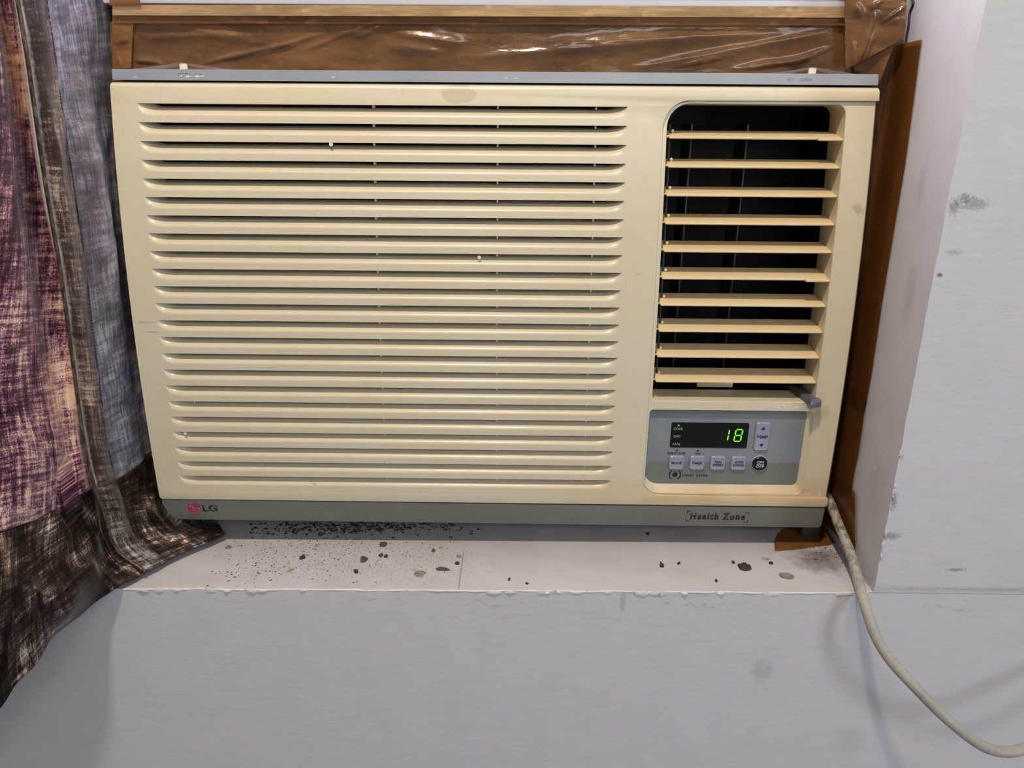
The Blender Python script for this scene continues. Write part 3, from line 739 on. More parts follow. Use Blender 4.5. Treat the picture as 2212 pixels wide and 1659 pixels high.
for r_, o_ in ((.0083, -.0003), (.0083, -.0010), (.0079, -.0014), (.0074, -.0012)):
    L = [bm.verts.new(PS(x, z, o_)) for x, z in disc(.2375, BZ, r_, 36)]
    if prev:
        for i in range(36): bm.faces.new((prev[i], prev[(i+1) % 36], L[(i+1) % 36], L[i]))
    prev = L
from_bm('button_ring', bm, M_RING, ac, True, 50)
bm = bmesh.new(); prev = None
for r_, o_ in ((.0074, -.0008), (.0073, -.0022), (.0066, -.0029), (.004, -.0030)):
    L = [bm.verts.new(PS(x, z, o_)) for x, z in disc(.2375, BZ, r_, 36)]
    if prev:
        for i in range(36): bm.faces.new((prev[i], prev[(i+1) % 36], L[(i+1) % 36], L[i]))
    prev = L
bm.faces.new(prev)
pb = tag(from_bm('power_button', bm, M_BTNBLACK, ac, True, 40), 'round black on and off button')
text('ON', .2344, .2407, BZ+.0009, BZ+.0034, M_WHITEPRINT, pb, -.0030, bold=.02)
text('OFF', .2335, .2415, BZ-.0036, BZ-.0012, M_WHITEPRINT, pb, -.0030, bold=.02)
flat('printed_rule', [(.2340, BZ-.0004), (.2411, BZ-.0004), (.2411, BZ+.0001), (.2340, BZ+.0001)], M_WHITEPRINT, pb, off=-.0030, thick=.0002)

# embossed vent legend above the control panel
IS = lambda x, z, o=0.0: S(x, z, INS+o)
text('CLOSE', .2290, .2424, .1514, .1541, M_EMBOSS, ac, 0.0, bold=.0, spacing=1.1, mapf=IS)
text('VENT.', .2496, .2606, .1514, .1541, M_EMBOSS, ac, 0.0, bold=.0, spacing=1.1, mapf=IS)
text('OPEN', .2680, .2795, .1512, .1539, M_EMBOSS, ac, 0.0, bold=.0, spacing=1.1, mapf=IS)
def fan_mark(cx, tilt):
    bm = bmesh.new()
    for dx, w, z0, z1 in ((0, .0009, .1528, .1542), (-.0013, .0011, .1519, .1530), (.0013, .0011, .1519, .1530), (0, .0026, .1512, .1519)):
        q = [IS(cx+dx-w/1.0, z0, -.0003), IS(cx+dx+w/1.0, z0, -.0003), IS(cx+dx+w/1.0, z1, -.0003), IS(cx+dx-w/1.0, z1, -.0003)]
        bm.faces.new([bm.verts.new(p) for p in q])
    from_bm('embossed_mark', bm, M_EMBOSS, ac, False)
fan_mark(.2460, 0); fan_mark(.2642, 1)

# --- bottom grey strip with badge and lettering; top grey strip
bot = plate('bottom_strip', [(.3052-.0035, .0242)]+arc(.3052-.0030, .0272, .0030, -90, 0, 5)+[(.3058, .0465), (-.3522, .0485)]+arc(-.3535+.0030, .0285, .0030, 180, 270, 5),
            M_BOTGREY, ac, thick=.016, bev=.0006, mapf=lambda x, z: S(x, z, .0008+(.0485-z)*.02))
BS = lambda x, z, o=0.0: S(x, z, .0008+(.0485-z)*.02+o)
text('LG', -.3128, -.2978, .0353, .0428, M_INKSOFT, bot, 0.0, bold=.03, mapf=BS)
badge = flat('badge', disc(-.3221, .0391, .0072, 32), M_MAGENTA, bot, off=0, thick=.0003, mapf=BS)
# face-like mark inside the badge: ring arc, vertical stroke with foot, bar and a dot
bm = bmesh.new()
def strip(bm, pts, w, off, mapf):
    pts = [Vector(p) for p in pts]; L, Rr = [], []
    for i, p in enumerate(pts):
        d = (pts[min(i+1, len(pts)-1)]-pts[max(i-1, 0)]).normalized(); n = Vector((-d.y, d.x))*w
        L.append(bm.verts.new(mapf(p.x+n.x, p.y+n.y, off))); Rr.append(bm.verts.new(mapf(p.x-n.x, p.y-n.y, off)))
    for i in range(len(pts)-1): bm.faces.new((L[i], Rr[i], Rr[i+1], L[i+1]))
bc = (-.3221, .0391)
strip(bm, arc(bc[0], bc[1], .0063, 62, 360, 40), .00022, -.0005, BS)
strip(bm, [(bc[0]+.0063, bc[1]), (bc[0]+.0018, bc[1])], .00022, -.0005, BS)
strip(bm, [(bc[0]-.0002, bc[1]+.0033), (bc[0]-.0002, bc[1]-.0032)], .00022, -.0005, BS)
strip(bm, [(bc[0]-.0002, bc[1]-.0031), (bc[0]+.0020, bc[1]-.0031)], .00022, -.0005, BS)
bm.faces.new([bm.verts.new(BS(x, z, -.0005)) for x, z in disc(bc[0]-.0024, bc[1]+.0022, .0007, 12)])
from_bm('badge_mark', bm, M_PINKLINE, bot, False)
text('Health Zone', .1738, .2283, .0320, .0400, M_INKSOFT, bot, 0.0, bold=.04, shear=.08, spacing=1.3, mapf=BS)
for (x, z, sx, sz) in ((.1704, .0414, 1, -1), (.2312, .0409, -1, -1), (.1699, .0303, 1, 1), (.2312, .0296, -1, 1)):
    bm = bmesh.new(); strip(bm, [(x+sx*.0034, z), (x, z)], .00030, -.0003, BS); strip(bm, [(x, z-sz*.0003), (x, z+sz*.0030)], .00030, -.0003, BS)
    from_bm('corner_mark', bm, M_INKSOFT, bot, False)
tp = plate('top_strip', rrect(-.3502, .3052, .4368, .4457, r=.0012, n=4), M_TOPGREY, ac, thick=.014, bev=.0012, mapf=lambda x, z: S(x, z, .0004), step=.02, seg=3)
TS = lambda x, z, o=0.0: S(x, z, .0004+o)
text('OPEN', -.2935, -.2828, .4407, .4429, M_SCUFFTXT, tp, 0.0, spacing=1.1, mapf=TS)
text('OPEN', .2388, .2490, .4399, .4420, M_SCUFFTXT, tp, 0.0, spacing=1.1, mapf=TS)
for P_ in ([(-.2782, .4430), (-.2782, .4408)], [(-.2755, .4428), (-.2722, .4415), (-.2755, .4404)], [(.2330, .4421), (.2330, .4401)], [(.2310, .4420), (.2278, .4411), (.2310, .4402)]):
    bm = bmesh.new(); strip(bm, P_, .0003, -.0003, TS); from_bm('arrow_mark', bm, M_SCUFFTXT, tp, False)
rnd = random.Random(11)
for cx, cz, w, h in ((-.2912, .4403, .0018, .0008), (-.2850, .4402, .0036, .0013), (-.2752, .4403, .0040, .0013), (-.2880, .4413, .0015, .0006), (-.012, .4405, .002, .0006), (-.003, .4404, .003, .0006), (-.16, .4402, .0016, .0006), (-.33, .4391, .002, .0005)):
    n = 9; bm = bmesh.new(); bm.faces.new([bm.verts.new(TS(cx+w*math.cos(2*PI*i/n)*rnd.uniform(.5, 1.2), cz+h*math.sin(2*PI*i/n)*rnd.uniform(.5, 1.2), -.00015)) for i in range(n)])
    from_bm('scuff_mark', bm, M_SCUFF, tp, False)
M_CHIP = plain('pale_chip', (.66, .62, .62), .6); M_DRIP = plain('pale_drip', (.74, .70, .66), .6)
for cx, cz, w, h in ((.2868, .0612, .0050, .0013), (.2990, .0615, .0022, .0022), (.2825, .0605, .003, .0008)):
    n = 9; bm = bmesh.new(); bm.faces.new([bm.verts.new(S(cx+w*math.cos(2*PI*i/n)*rnd.uniform(.6, 1.2), cz+h*math.sin(2*PI*i/n)*rnd.uniform(.6, 1.2), INS-.0002)) for i in range(n)])
    from_bm('paint_chip', bm, M_CHIP, ac, False)
for cx, cz, r_ in ((-.3240+.006, .1205, .0016), (-.198, .0688, .0018), (-.322, .1246, .0008), (-.1635, .3855, .0018), (-.035, .2905, .0016), (-.305, .153, .0007), (.018, .098, .0008)):
    bm = bmesh.new(); bm.faces.new([bm.verts.new(S(x, z, -.00025)) for x, z in disc(cx, cz, r_, 10)])
    from_bm('paint_drip', bm, M_DRIP, ac, False)
# cabinet behind, gap backing
bm = bmesh.new()
box_bm(bm, -.345, .1200, .1150, .56, .006, .4360, .003); box_bm(bm, .1210, .2985, .2080, .56, .006, .4360, .003)
box_bm(bm, .1210, .2985, .1150, .2070, .006, .1500, .003); box_bm(bm, .2870, .2985, .1150, .2070, .1510, .4360, .003)
from_bm('cabinet', bm, M_CABINET, ac)
box('gap_backing', -.347, .3025, .1110, .1140, .426, .4440, M_BLACK, ac)
box('gap_backing', -.349, .3025, .0900, .1140, .030, .056, M_BLACK, ac)
for x in (-.2897, .2496):
    tag(box('release_tab', x-.0032, x+.0032, .1030, .1060, .4370, .4503, M_EMBOSS, ac, .0006), 'cream tab peeking over the grey strip')

# ------------------------------------------------------------------ packing tape
def ridged(P, ridges, base_amp, seed, fs=(18, 60)):
    """offset along -y: crease ridges given as ((x0,z0),(x1,z1),width,height) plus crumple noise"""
    x, z = P[0], P[2]; h = 0.0
    for (a, b, w, amp) in ridges:
        ax, az = a; bx, bz = b; dx, dz = bx-ax, bz-az; L2 = dx*dx+dz*dz
        t = ((x-ax)*dx+(z-az)*dz)/L2; tc = min(1, max(0, t))
        wob = 0.004*noise.noise(Vector((x*40, z*40, seed)))
        d = math.hypot(x-ax-tc*dx, z-az-tc*dz)+wob*.5
        taper = max(0.0, 1-abs(2*tc-1)**3)
        h += amp*taper*math.exp(-abs(d/w)**1.5)
    h += base_amp*(noise.noise(Vector((x*fs[0], z*fs[0]*2.2, seed)))+.45*noise.noise(Vector((x*fs[1], z*fs[1]*1.6, seed+3))))
    return h
def tape_sheet(name, corners, nu, nv, mat, label, ridges=(), amp=.0012, seed=1, ragged=0.0, nrm=(0, -1, 0), lift=None):
    """corners TL,TR,BR,BL as points"""
    TL, TR, BR, BL = [np.array(c, float) for c in corners]
    Gd = np.zeros((nv, nu, 3)); n = np.array(nrm, float)
    for r in range(nv):
        for c in range(nu):
            u, v = c/(nu-1), r/(nv-1)
            ue = u
            if ragged: ue = u+ragged*noise.noise(Vector((v*9, u*2, seed)))*(1 if u > .5 else -0)*u
            p = (TL*(1-ue)+TR*ue)*(1-v)+(BL*(1-ue)+BR*ue)*v
            h = ridged(p, ridges, amp, seed)
            if lift: h += lift(u, v)
            Gd[r, c] = p+n*h
    o = grid_mesh(name, Gd, mat)
    return tag(o, label, 'tape', 'packing tape sealing the gaps round the appliance')
def pt(px, py, Y): return at_y(px, py, Y)
def xz(px, py, Y=.122): p = at_y(px, py, Y); return (p[0], p[2])
# main crumpled sheet over the gap above the appliance
rid = []
for a, b, w, h in (((430, 138), (640, 90), .0016, .0026), ((540, 122), (705, 68), .0014, .0022), ((650, 112), (785, 55), .0016, .0026), ((765, 80), (818, 55), .0012, .0018),
                   ((300, 80), (560, 75), .003, .0016), ((380, 55), (600, 100), .003, .0014), ((840, 70), (1010, 95), .004, .0028), ((830, 100), (960, 112), .003, .0022),
                   ((1000, 125), (1500, 85), .004, .0030), ((1150, 95), (1720, 70), .0045, .0030), ((1350, 150), (1830, 62), .003, .0024), ((1450, 145), (1600, 115), .002, .0018),
                   ((1580, 150), (1760, 125), .002, .0026), ((1700, 140), (1800, 100), .0015, .0020), ((250, 95), (290, 80), .0015, .002), ((285, 130), (350, 135), .0012, .0022)):
    rid.append((xz(*a), xz(*b), w, h))
tape_sheet('packing_tape', [pt(238, 47, .1235), pt(1868, 53, .1235), (*pt(1900, 160, .1255)[:2], .4375), (*pt(238, 150, .1255)[:2], .4375)], 260, 46, M_TAPE,
           'wide crumpled brown tape sheet along the top of the appliance', rid, .0010, 2)
tape_sheet('packing_tape', [pt(243, 10, .1150), pt(1832, 14, .1150), pt(1832, 38, .1165), pt(243, 33, .1165)], 120, 6, M_TAPELIGHT,
           'pale tan tape strip stuck along the lower edge of the window frame', (), .0003, 4)
tape_sheet('packing_tape', [pt(243, 28, .1178), pt(1850, 32, .1178), pt(1850, 55, .1195), pt(243, 50, .1195)], 140, 8, M_TAPERED,
           'rust brown tape strip just below the pale strip at the window frame', [(xz(1250, 35), xz(1300, 45), .002, .0012)], .0006, 5)
tape_sheet('packing_tape', [pt(236, -6, .1125), pt(303, -6, .1125), pt(303, 12, .1135), pt(236, 12, .1135)], 16, 8, M_TAPERED,
           'small brown tape end on the frame beside the curtain', (), .0004, 6)
tape_sheet('packing_tape', [pt(243, 14, .1205), pt(290, 14, .1205), pt(283, 147, .1215), pt(243, 147, .1215)], 14, 30, M_TAPERED,
           'short upright tape strip beside the curtain edge', [(xz(246, 96), xz(282, 82), .001, .002), (xz(250, 108), xz(262, 145), .001, .0015)], .0008, 8)
# crumpled corner piece, upper right
rid2 = []
for a, b, w, h in (((1845, 150), (1885, 25), .0016, .0045), ((1838, 158), (1842, 90), .0012, .003), ((1855, 150), (1880, 70), .001, .003), ((1890, 55), (1940, 18), .0016, .003),
                   ((1870, 20), (1900, 2), .0015, .003), ((1900, 60), (1925, 45), .0012, .002), ((1845, 10), (1855, 40), .002, .002)):
    rid2.append((xz(*a, .112), xz(*b, .112), w, h))
tape_sheet('packing_tape', [pt(1824, -40, .1100), pt(1962, -45, .0980), pt(1953, 84, .0985), pt(1826, 150, .1120)], 60, 60, M_TAPE,
           'crumpled tape piece bunched in the upper right corner', rid2, .0013, 9)
tape_sheet('packing_tape', [pt(1835, 60, .1170), pt(1945, 66, .1040), (NR-.024, .108, .415), (.3035, .125, .415)], 36, 44, M_TAPE,
           'tape piece hanging below the corner bunch behind the grey strip', [(xz(1840, 150, .112), xz(1846, 80, .112), .001, .003)], .0012, 10)
# upright tape sealing the right-hand gap: stuck on the reveal, folded back to the cabinet
def side_strip(name, zt, zb, front, label, seed, wave, mat=None, inner=True, shift=0.0):
    nv, nu = 70, 18; Gd = np.zeros((nv, nu, 3))
    for r in range(nv):
        v = r/(nv-1); z = zt+(zb-zt)*v
        yf = front(z)
        for c in range(nu):
            u = c/(nu-1)
            if u < .45:   # on the reveal
                k = u/.45; x = NR-.0012-shift; y = yf+(.118-yf)*k
            else:         # spanning the gap
                k = (u-.45)/.55; x = NR-.0012-shift+(.2990-(NR-.0012))*k; y = .118+.014*k-.004*math.sin(PI*k)
            nn = noise.noise(Vector((u*3, z*22, seed)))+.5*noise.noise(Vector((u*7, z*60, seed+2)))
            w_ = wave*(1.0 if z < .17 else .25)*(0.3+u if u < .5 else 1)
            Gd[r, c] = (x-abs(nn)*w_*(0.5 if u < .1 else 1), y-nn*w_*(0.2 if u < .05 else 1), z)
    o = grid_mesh(name, Gd, mat or M_TAPEDARK)
    return tag(o, label, 'tape', 'packing tape sealing the gaps round the appliance')
def y_edge(tab):
    tz = [t[0] for t in tab]; ty = [t[1] for t in tab]
    return lambda z: float(np.interp(z, tz, ty))
side_strip('packing_tape', .4705, .150, y_edge([(.15, .0700), (.19, .0690), (.2555, .0720), (.317, .0726), (.3736, .0726), (.43, .0768), (.46, .0795), (.4705, .0798)]),
           'long smooth amber tape strip down the right reveal', 21, .0012)
side_strip('packing_tape', .1640, .0660, y_edge([(.066, .0645), (.0688, .0680), (.0928, .0690), (.11, .0672), (.1318, .0680), (.159, .0698), (.164, .0690)]),
           'wrinkled tape piece on the reveal below the long strip', 33, .0060, shift=.0006)
side_strip('packing_tape', .0715, .0115, y_edge([(.0115, .0470), (.0243, .0392), (.030, .0440), (.0707, .0590), (.0715, .0600)]),
           'lowest tape piece on the reveal beside the cable', 41, .0042, shift=.0012)
# rounded tape tab lying on the sill
N = 40; bm = bmesh.new()
outl = [at_z(px, py, .0016) for px, py in ((1674, 1189), (1673, 1172), (1680, 1155), (1694, 1143), (1715, 1136), (1810, 1140), (1812, 1168), (1790, 1177), (1760, 1180), (1725, 1185))]
a = [bm.verts.new((p[0], p[1], sill_z(p[0])+.0012+.0015*max(0, (p[1]-.07)*20))) for p in outl]; bm.faces.new(a)
bmesh.ops.triangulate(bm, faces=bm.faces); bmesh.ops.subdivide_edges(bm, edges=bm.edges, cuts=2, use_grid_fill=True)
o = from_bm('packing_tape', bm, M_TAPESILL)
tag(o, 'rounded amber tape end lying on the sill under the appliance', 'tape', 'packing tape sealing the gaps round the appliance')
# wisps of clear film standing over the two release tabs
for i, (x, w_, lab) in enumerate(((-.2897, .045, 'clear film tented over the left cream tab'), (.2496, .038, 'clear film tented over the right cream tab'))):
    Gd = np.zeros((6, 30, 3))
    for r in range(6):
        for c in range(30):
            u = c/29*2-1; h = max(0, 1-abs(u)**.8)
            Gd[r, c] = (x+u*w_, .1025+.004*r/5+.0012*noise.noise(Vector((u*5, r, i))), .4455+.0058*h*(1-.15*r/5)-.003*r/5*(1-h))
    o = grid_mesh('clear_film', Gd, M_FILM); solid(o, .0002); tag(o, lab, 'plastic film')
# dark blue ink line drawn at the top of the reveal
P = [at_x(px, py, NR-.0006) for px, py in ((1969, -8), (1973, 8), (1966, 26), (1963, 55), (1960, 72), (1957, 90))]
tag(tube('ink_line', P, .0011, plain('dark_blue_ink', (.020, .014, .065), .6), None, m=40, seg=8), 'thin dark blue line down the reveal beside the corner tape', 'line')

# ------------------------------------------------------------------ curtain
cur = empty('curtain', (-.40, -.03, 0), 'plum and gold curtain with dark bronze border, its grey lilac back turned towards the appliance', 'curtain')
Ey = [(37, 0), (69, 200), (98, 400), (132, 600), (159, 800), (182, 960), (204, 1054)]
def EY(y): return -.040+.049*y/1054
E_ = [at_y(px, py, EY(py)) for px, py in Ey]
TOPZ = 1.10
def up_from(p, q, z=TOPZ):   # extend a column upwards to the rail
    d = (p-q)/(p[2]-q[2]); d = d*.25; d[2] = 1
    return p+d*(z-p[2])
# front sheet: from the edge leftwards, down to the border seam
dcol = [(0, 0), (-12, .040), (-40, .026), (-84, -.034), (-170, -.058), (-290, -.030), (-400, -.060), (-520, -.030)]
dlow = [(0, 0), (-12, .010), (-42, .003), (-88, -.028), (-170, -.058), (-290, -.030), (-400, -.060), (-520, -.030)]
def dmix(py):
    t = min(1, max(0, (py-150)/650)); return [(a[0]*(1-t)+b[0]*t, a[1]*(1-t)+b[1]*t) for a, b in zip(dcol, dlow)]
rowsA = []
for (px, py) in Ey[:-1]:
    rowsA.append([at_y(px+dx, py+(.0 if py < 700 else -dx*.18), EY(py)+dy) for dx, dy in dmix(py)])
seamA = [((204, 1054), .009), ((188, 1062), .017), ((146, 1086), .008), ((84, 1118), -.024), ((0, 1150), -.060), ((-110, 1180), -.058), ((-250, 1215), -.080), ((-400, 1240), -.060)]
rowsA.append([at_y(*p, y) for p, y in seamA])
top = [up_from(rowsA[0][j], rowsA[1][j]) for j in range(8)]
mid = [rowsA[0][j]*.6+top[j]*.4 for j in range(8)]
def clear(G):
    m = G[:, :, 0] < -.395; G[:, :, 1] = np.where(m & (G[:, :, 1] > -.007), -.007, G[:, :, 1]); return G
GA = surf([top, mid]+rowsA, 170, 240)
def row_uv(G, win=41):
    nv, nu = G.shape[:2]; du = np.zeros((nv, nu)); du[:, 1:] = np.cumsum(np.linalg.norm(np.diff(G, axis=1), axis=2), axis=1)
    pad = np.pad(du, ((win//2, win//2), (0, 0)), mode='edge'); du = np.stack([pad[i:i+win].mean(0) for i in range(nv)])
    dv = np.zeros((nv, nu)); dv[1:, :] = np.cumsum(np.linalg.norm(np.diff(G, axis=0), axis=2), axis=0)
    return np.stack([du, np.broadcast_to(dv.mean(1)[:, None], (nv, nu))], axis=2)
def folds(G, amp, seed, f=(30, 6)):
    n = np.zeros(G.shape)
    du = np.gradient(G, axis=1); dv = np.gradient(G, axis=0); nr = np.cross(du, dv); nr /= (np.linalg.norm(nr, axis=2, keepdims=True)+1e-9)
    for r in range(G.shape[0]):
        for c in range(G.shape[1]):
            p = G[r, c]; k = min(1, c/8)
            n[r, c] = nr[r, c]*amp*k*noise.noise(Vector((p[0]*f[0], p[1]*f[0], p[2]*f[1]+seed)))
    return G+n
o = grid_mesh('front_sheet', clear(folds(GA, .004, 1)), M_PURPLE, cur, uv=row_uv(GA)); solid(o, .0008)
# front border band below the seam
hemA = [at_z(313, 1234, .004), at_z(285, 1252, .002), at_y(222, 1288, -.016), at_y(110, 1390, -.068), at_y(0, 1523, -.098), at_y(-90, 1640, -.105), at_y(-230, 1780, -.12), at_y(-380, 1900, -.11)]
midA = [at_y(222, 1102, .012), at_y(204, 1120, .018), at_y(170, 1165, -.004), at_y(84, 1230, -.062), at_y(0, 1290, -.088), at_y(-100, 1330, -.080), at_y(-240, 1400, -.10), at_y(-380, 1440, -.08)]
midA2 = [at_y(250, 1184, .018), at_y(232, 1200, .020), at_y(198, 1228, -.022), at_y(96, 1310, -.080), at_y(0, 1400, -.075), at_y(-95, 1480, -.098), at_y(-235, 1590, -.10), at_y(-380, 1660, -.10)]
GB = surf([rowsA[-1], midA, midA2, hemA], 170, 110)
o = grid_mesh('border_band', clear(folds(GB, .0065, 5, (34, 26))), M_BORDER, cur); solid(o, .0009)
# returning sheet: hem strip then lining, running back into the niche beside the appliance
Sy = [(99, 0), (127, 200), (158, 400), (186, 600), (210, 800), (231, 960), (250, 1037)]
S_ = [at_y(px, py, EY(py)+.040) for px, py in Sy]
H_ = [(a+b)*.5+np.array([.004, -.002, 0]) for a, b in zip(E_, S_)]
def ext(L): t = up_from(L[0], L[1]); return [t, L[0]*.6+t*.4]+L
GH = surf([list(r) for r in zip(ext(E_), ext(H_), ext(S_))], 26, 240)
def jig(G, a, s):
    for r in range(G.shape[0]):
        for c in range(G.shape[1]):
            p = G[r, c]; G[r, c, 0] += a*noise.noise(Vector((p[1]*60, p[2]*45, s)))
    return G
o = grid_mesh('hem_strip', jig(GH, .0016, 2), M_HEMBAND, cur); solid(o, .0012)
Lx = [-.366, -.367, -.368, -.368, -.368, -.366, -.365]
Fpx = [241, 245, 256, 272, 300, 330, 340]
rowsL = []
for i, ((px, py), s) in enumerate(zip(Sy, S_)):
    z = s[2]
    yfar = .150 if i == 0 else .135
    far = np.array([-.366, yfar, z+(.028 if i == 0 else .004)])
    m1 = s*.66+far*.34+np.array([.006 if i < 4 else .002, 0, 0]); m2 = s*.33+far*.67+np.array([-.004, 0, 0])
    m2[0] = min(m2[0], -.3575) if m2[1] > .055 else m2[0]; m1[0] = min(m1[0], -.352)
    rowsL.append([s, m1, m2, far])
topL = [up_from(rowsL[0][j], rowsL[1][j]) for j in range(4)]
midL = [rowsL[0][j]*.6+topL[j]*.4 for j in range(4)]
GL = surf([topL, midL]+rowsL, 80, 240)
o = grid_mesh('lining', jig(GL, .0022, 9), M_LINING, cur); solid(o, .0008)
# border of the returning sheet: hem part and lower lining part, sweeping onto the sill under the grille
hr0 = list(rowsL[-1])
q1 = [at_y(270, 1100, .046), at_y(308, 1092, .060), at_y(346, 1090, .0695), np.array([-.366, .125, .060])]
q2 = [at_y(297, 1166, .050), at_y(340, 1150, .058), at_y(380, 1138, .0680), np.array([-.338, .105, .018])]
q3 = [at_z(362, 1210, .003), at_z(404, 1190, .003), at_z(452, 1171, .003), at_z(486, 1155, .004)]
GR = surf([hr0, q1, q2, q3], 90, 90)
o = grid_mesh('border_return', folds(GR, .0030, 12, (50, 40)), M_BORDER, cur); solid(o, .0009)
w0 = list(catmull([E_[-1], H_[-1], S_[-1]], 4))
w1 = [midA[0], (midA[0]+q1[0])*.5+np.array([.004, 0, .001]), q1[0]]
w2 = [midA2[0], (midA2[0]+q2[0])*.5+np.array([.003, 0, .001]), q2[0]]
w3 = [hemA[0], (hemA[0]+q3[0])*.5, q3[0]]
GW = surf([[E_[-1], H_[-1], S_[-1]], w1, w2, w3], 26, 90)
o = grid_mesh('hem_strip', jig(GW, .0016, 4), M_HEMSHEEN, cur); solid(o, .0012)
# tip of the hem turned up on the sill under the appliance
tipc = [[at_z(452, 1171, .003), at_z(470, 1163, .003), at_z(486, 1155, .003)], [at_y(430, 1146, .082), at_y(452, 1138, .090), at_y(474, 1134, .096)], [at_y(420, 1128, .098), at_y(445, 1124, .106), at_y(462, 1122, .112)]]
o = grid_mesh('hem_tip', jig(surf(tipc, 18, 18), .001, 6), M_BORDER, cur); solid(o, .0012)
# rolled bright edge, stitching lines
Pe = np.array(ext(E_)+[midA[0], midA2[0], hemA[0]])
tube('rolled_edge', Pe+np.array([.0008, -.0008, 0]), (.0015), M_EDGE, cur, m=200, seg=10)
def stitches(name, P, n):
    bm = bmesh.new(); P = catmull(P, n+1)
    for i in range(n):
        a, b = Vector(P[i]), Vector(P[i]*.35+P[i+1]*.65); d = b-a
        q = d.to_track_quat('X', 'Z').to_matrix().to_4x4(); q.translation = (a+b)/2
        bmesh.ops.create_cube(bm, size=1, matrix=q @ Matrix.Diagonal((d.length, .0006, .0006, 1)))
    return tag(from_bm(name, bm, M_STITCH, cur, False), kind='stuff')
stitches('stitching', np.array(ext(S_)+[q1[0], q2[0], q3[0]])+np.array([.0012, -.0008, 0]), 330)
stitches('stitching', np.array(hr0)+np.array([.001, -.001, 0]), 40)

# ------------------------------------------------------------------ power cable
_w = Mat('grimy_beige_cable', (0.40, 0.37, 0.31), 0.45, spec=0.35)
_x = _w.sep()
_gr = _w.math('MULTIPLY', _w.ramp(_w.noise(170, 5, 0.7, sc=(1, 1, .6)), [(0.47, 0.0), (0.58, 1.0)]), _w.ramp(_x[2], [(0.0, 0.10), (0.035, 0.9), (0.09, 0.9)]))
_c = _w.mix(_w.ramp(_w.noise(25, 4), [(0.35, 0.0), (0.7, 1.0)]), (0.44, 0.41, 0.345, 1), (0.34, 0.315, 0.26, 1))
_w.color(_w.mix(_w.math('MULTIPLY', _gr, .85), _c, (0.045, 0.045, 0.035, 1)))
_w.bump(_w.noise(300, 3), .2, .0005)
cp_ = [(.3130, .205, .115), at_y(1768, 1040, .150), at_y(1790, 1079, .098), at_y(1814, 1139, .064), at_y(1834, 1187, .040), at_y(1850, 1238, .016), at_y(1862, 1286, -.0085), at_y(1879.5, 1342, -.024), at_y(1897, 1385, -.034),
       at_y(1929, 1433, -.045), at_y(1989, 1497, -.059), at_y(2040, 1548, -.066), at_y(2088, 1588, -.070), at_y(2128, 1614, -.071), at_y(2167, 1624, -.070), at_y(2212, 1617, -.068), at_y(2290, 1575, -.060), at_y(2420, 1470, -.045), at_y(2600, 1300, -.025), at_y(2700, 1180, -.008)]
tag(tube('power_cable', cp_, .0047, _w.m, None, m=220, seg=18), 'grimy beige power cable hanging from the sill corner across the wall', 'cable')
# wooden wedge under the cabinet beside the cable
bm = bmesh.new(); box_bm(bm, .2960, .3150, .0960, .1140, .0005, .0300, .0012)
tag(from_bm('wooden_wedge', bm, plain('dusty_brown_wood', (.060, .042, .032), .7)), 'small brown wooden wedge on the sill behind the cable', 'wedge')

# ------------------------------------------------------------------ crumbs and flakes on the sill
def flake_bm(bm, c, r, asp, h, rot, rnd, n=7):
    rr = [r*rnd.uniform(.7, 1.2) for _ in range(n)]
    ca, sa = math.cos(rot), math.sin(rot)
    bot, top = [], []
    for i in range(n):
        a_ = 2*PI*i/n; x, y = rr[i]*math.cos(a_), rr[i]*asp*math.sin(a_)
        X, Y = c[0]+x*ca-y*sa, c[1]+x*sa+y*ca
        bot.append(bm.verts.new((X, Y, c[2]))); top.append(bm.verts.new((c[0]+(X-c[0])*.8, c[1]+(Y-c[1])*.8, c[2]+h*rnd.uniform(.6, 1.3))))
    bm.faces.new(top); bm.faces.new(bot[::-1])
    for i in range(n): bm.faces.new((bot[i], bot[(i+1) % n], top[(i+1) % n], top[i]))
def on_sill(px, py, dz=0.0):
    p = at_z(px, py, -.0025)
    for _ in range(4): p = at_z(px, py, sill_z(p[0])+dz)
    return p
M_CRUMB = Mat('dark_crumb', (0.05, 0.04, 0.035), 0.8); M_CRUMB.color(M_CRUMB.ramp(M_CRUMB.noise(300, 2), [(0.35, (.018, .015, .014)), (0.65, (.10, .08, .065))])); M_CRUMB = M_CRUMB.m
def chip_mat(name, col):
    w = Mat(name, col, 0.8); w.color(w.ramp(w.noise(420, 4, .7), [(0.35, tuple(c*.55 for c in col)), (0.65, tuple(min(1, c*1.25) for c in col))])); w.bump(w.noise(600, 3), .5, .0005); return w.m
M_TAN = chip_mat('tan_plaster', (.27, .22, .18)); M_BRN = chip_mat('brown_plaster', (.11, .08, .065)); M_DRK = chip_mat('dark_pebble', (.045, .040, .040)); M_PALE = chip_mat('pale_plaster', (.40, .32, .22))
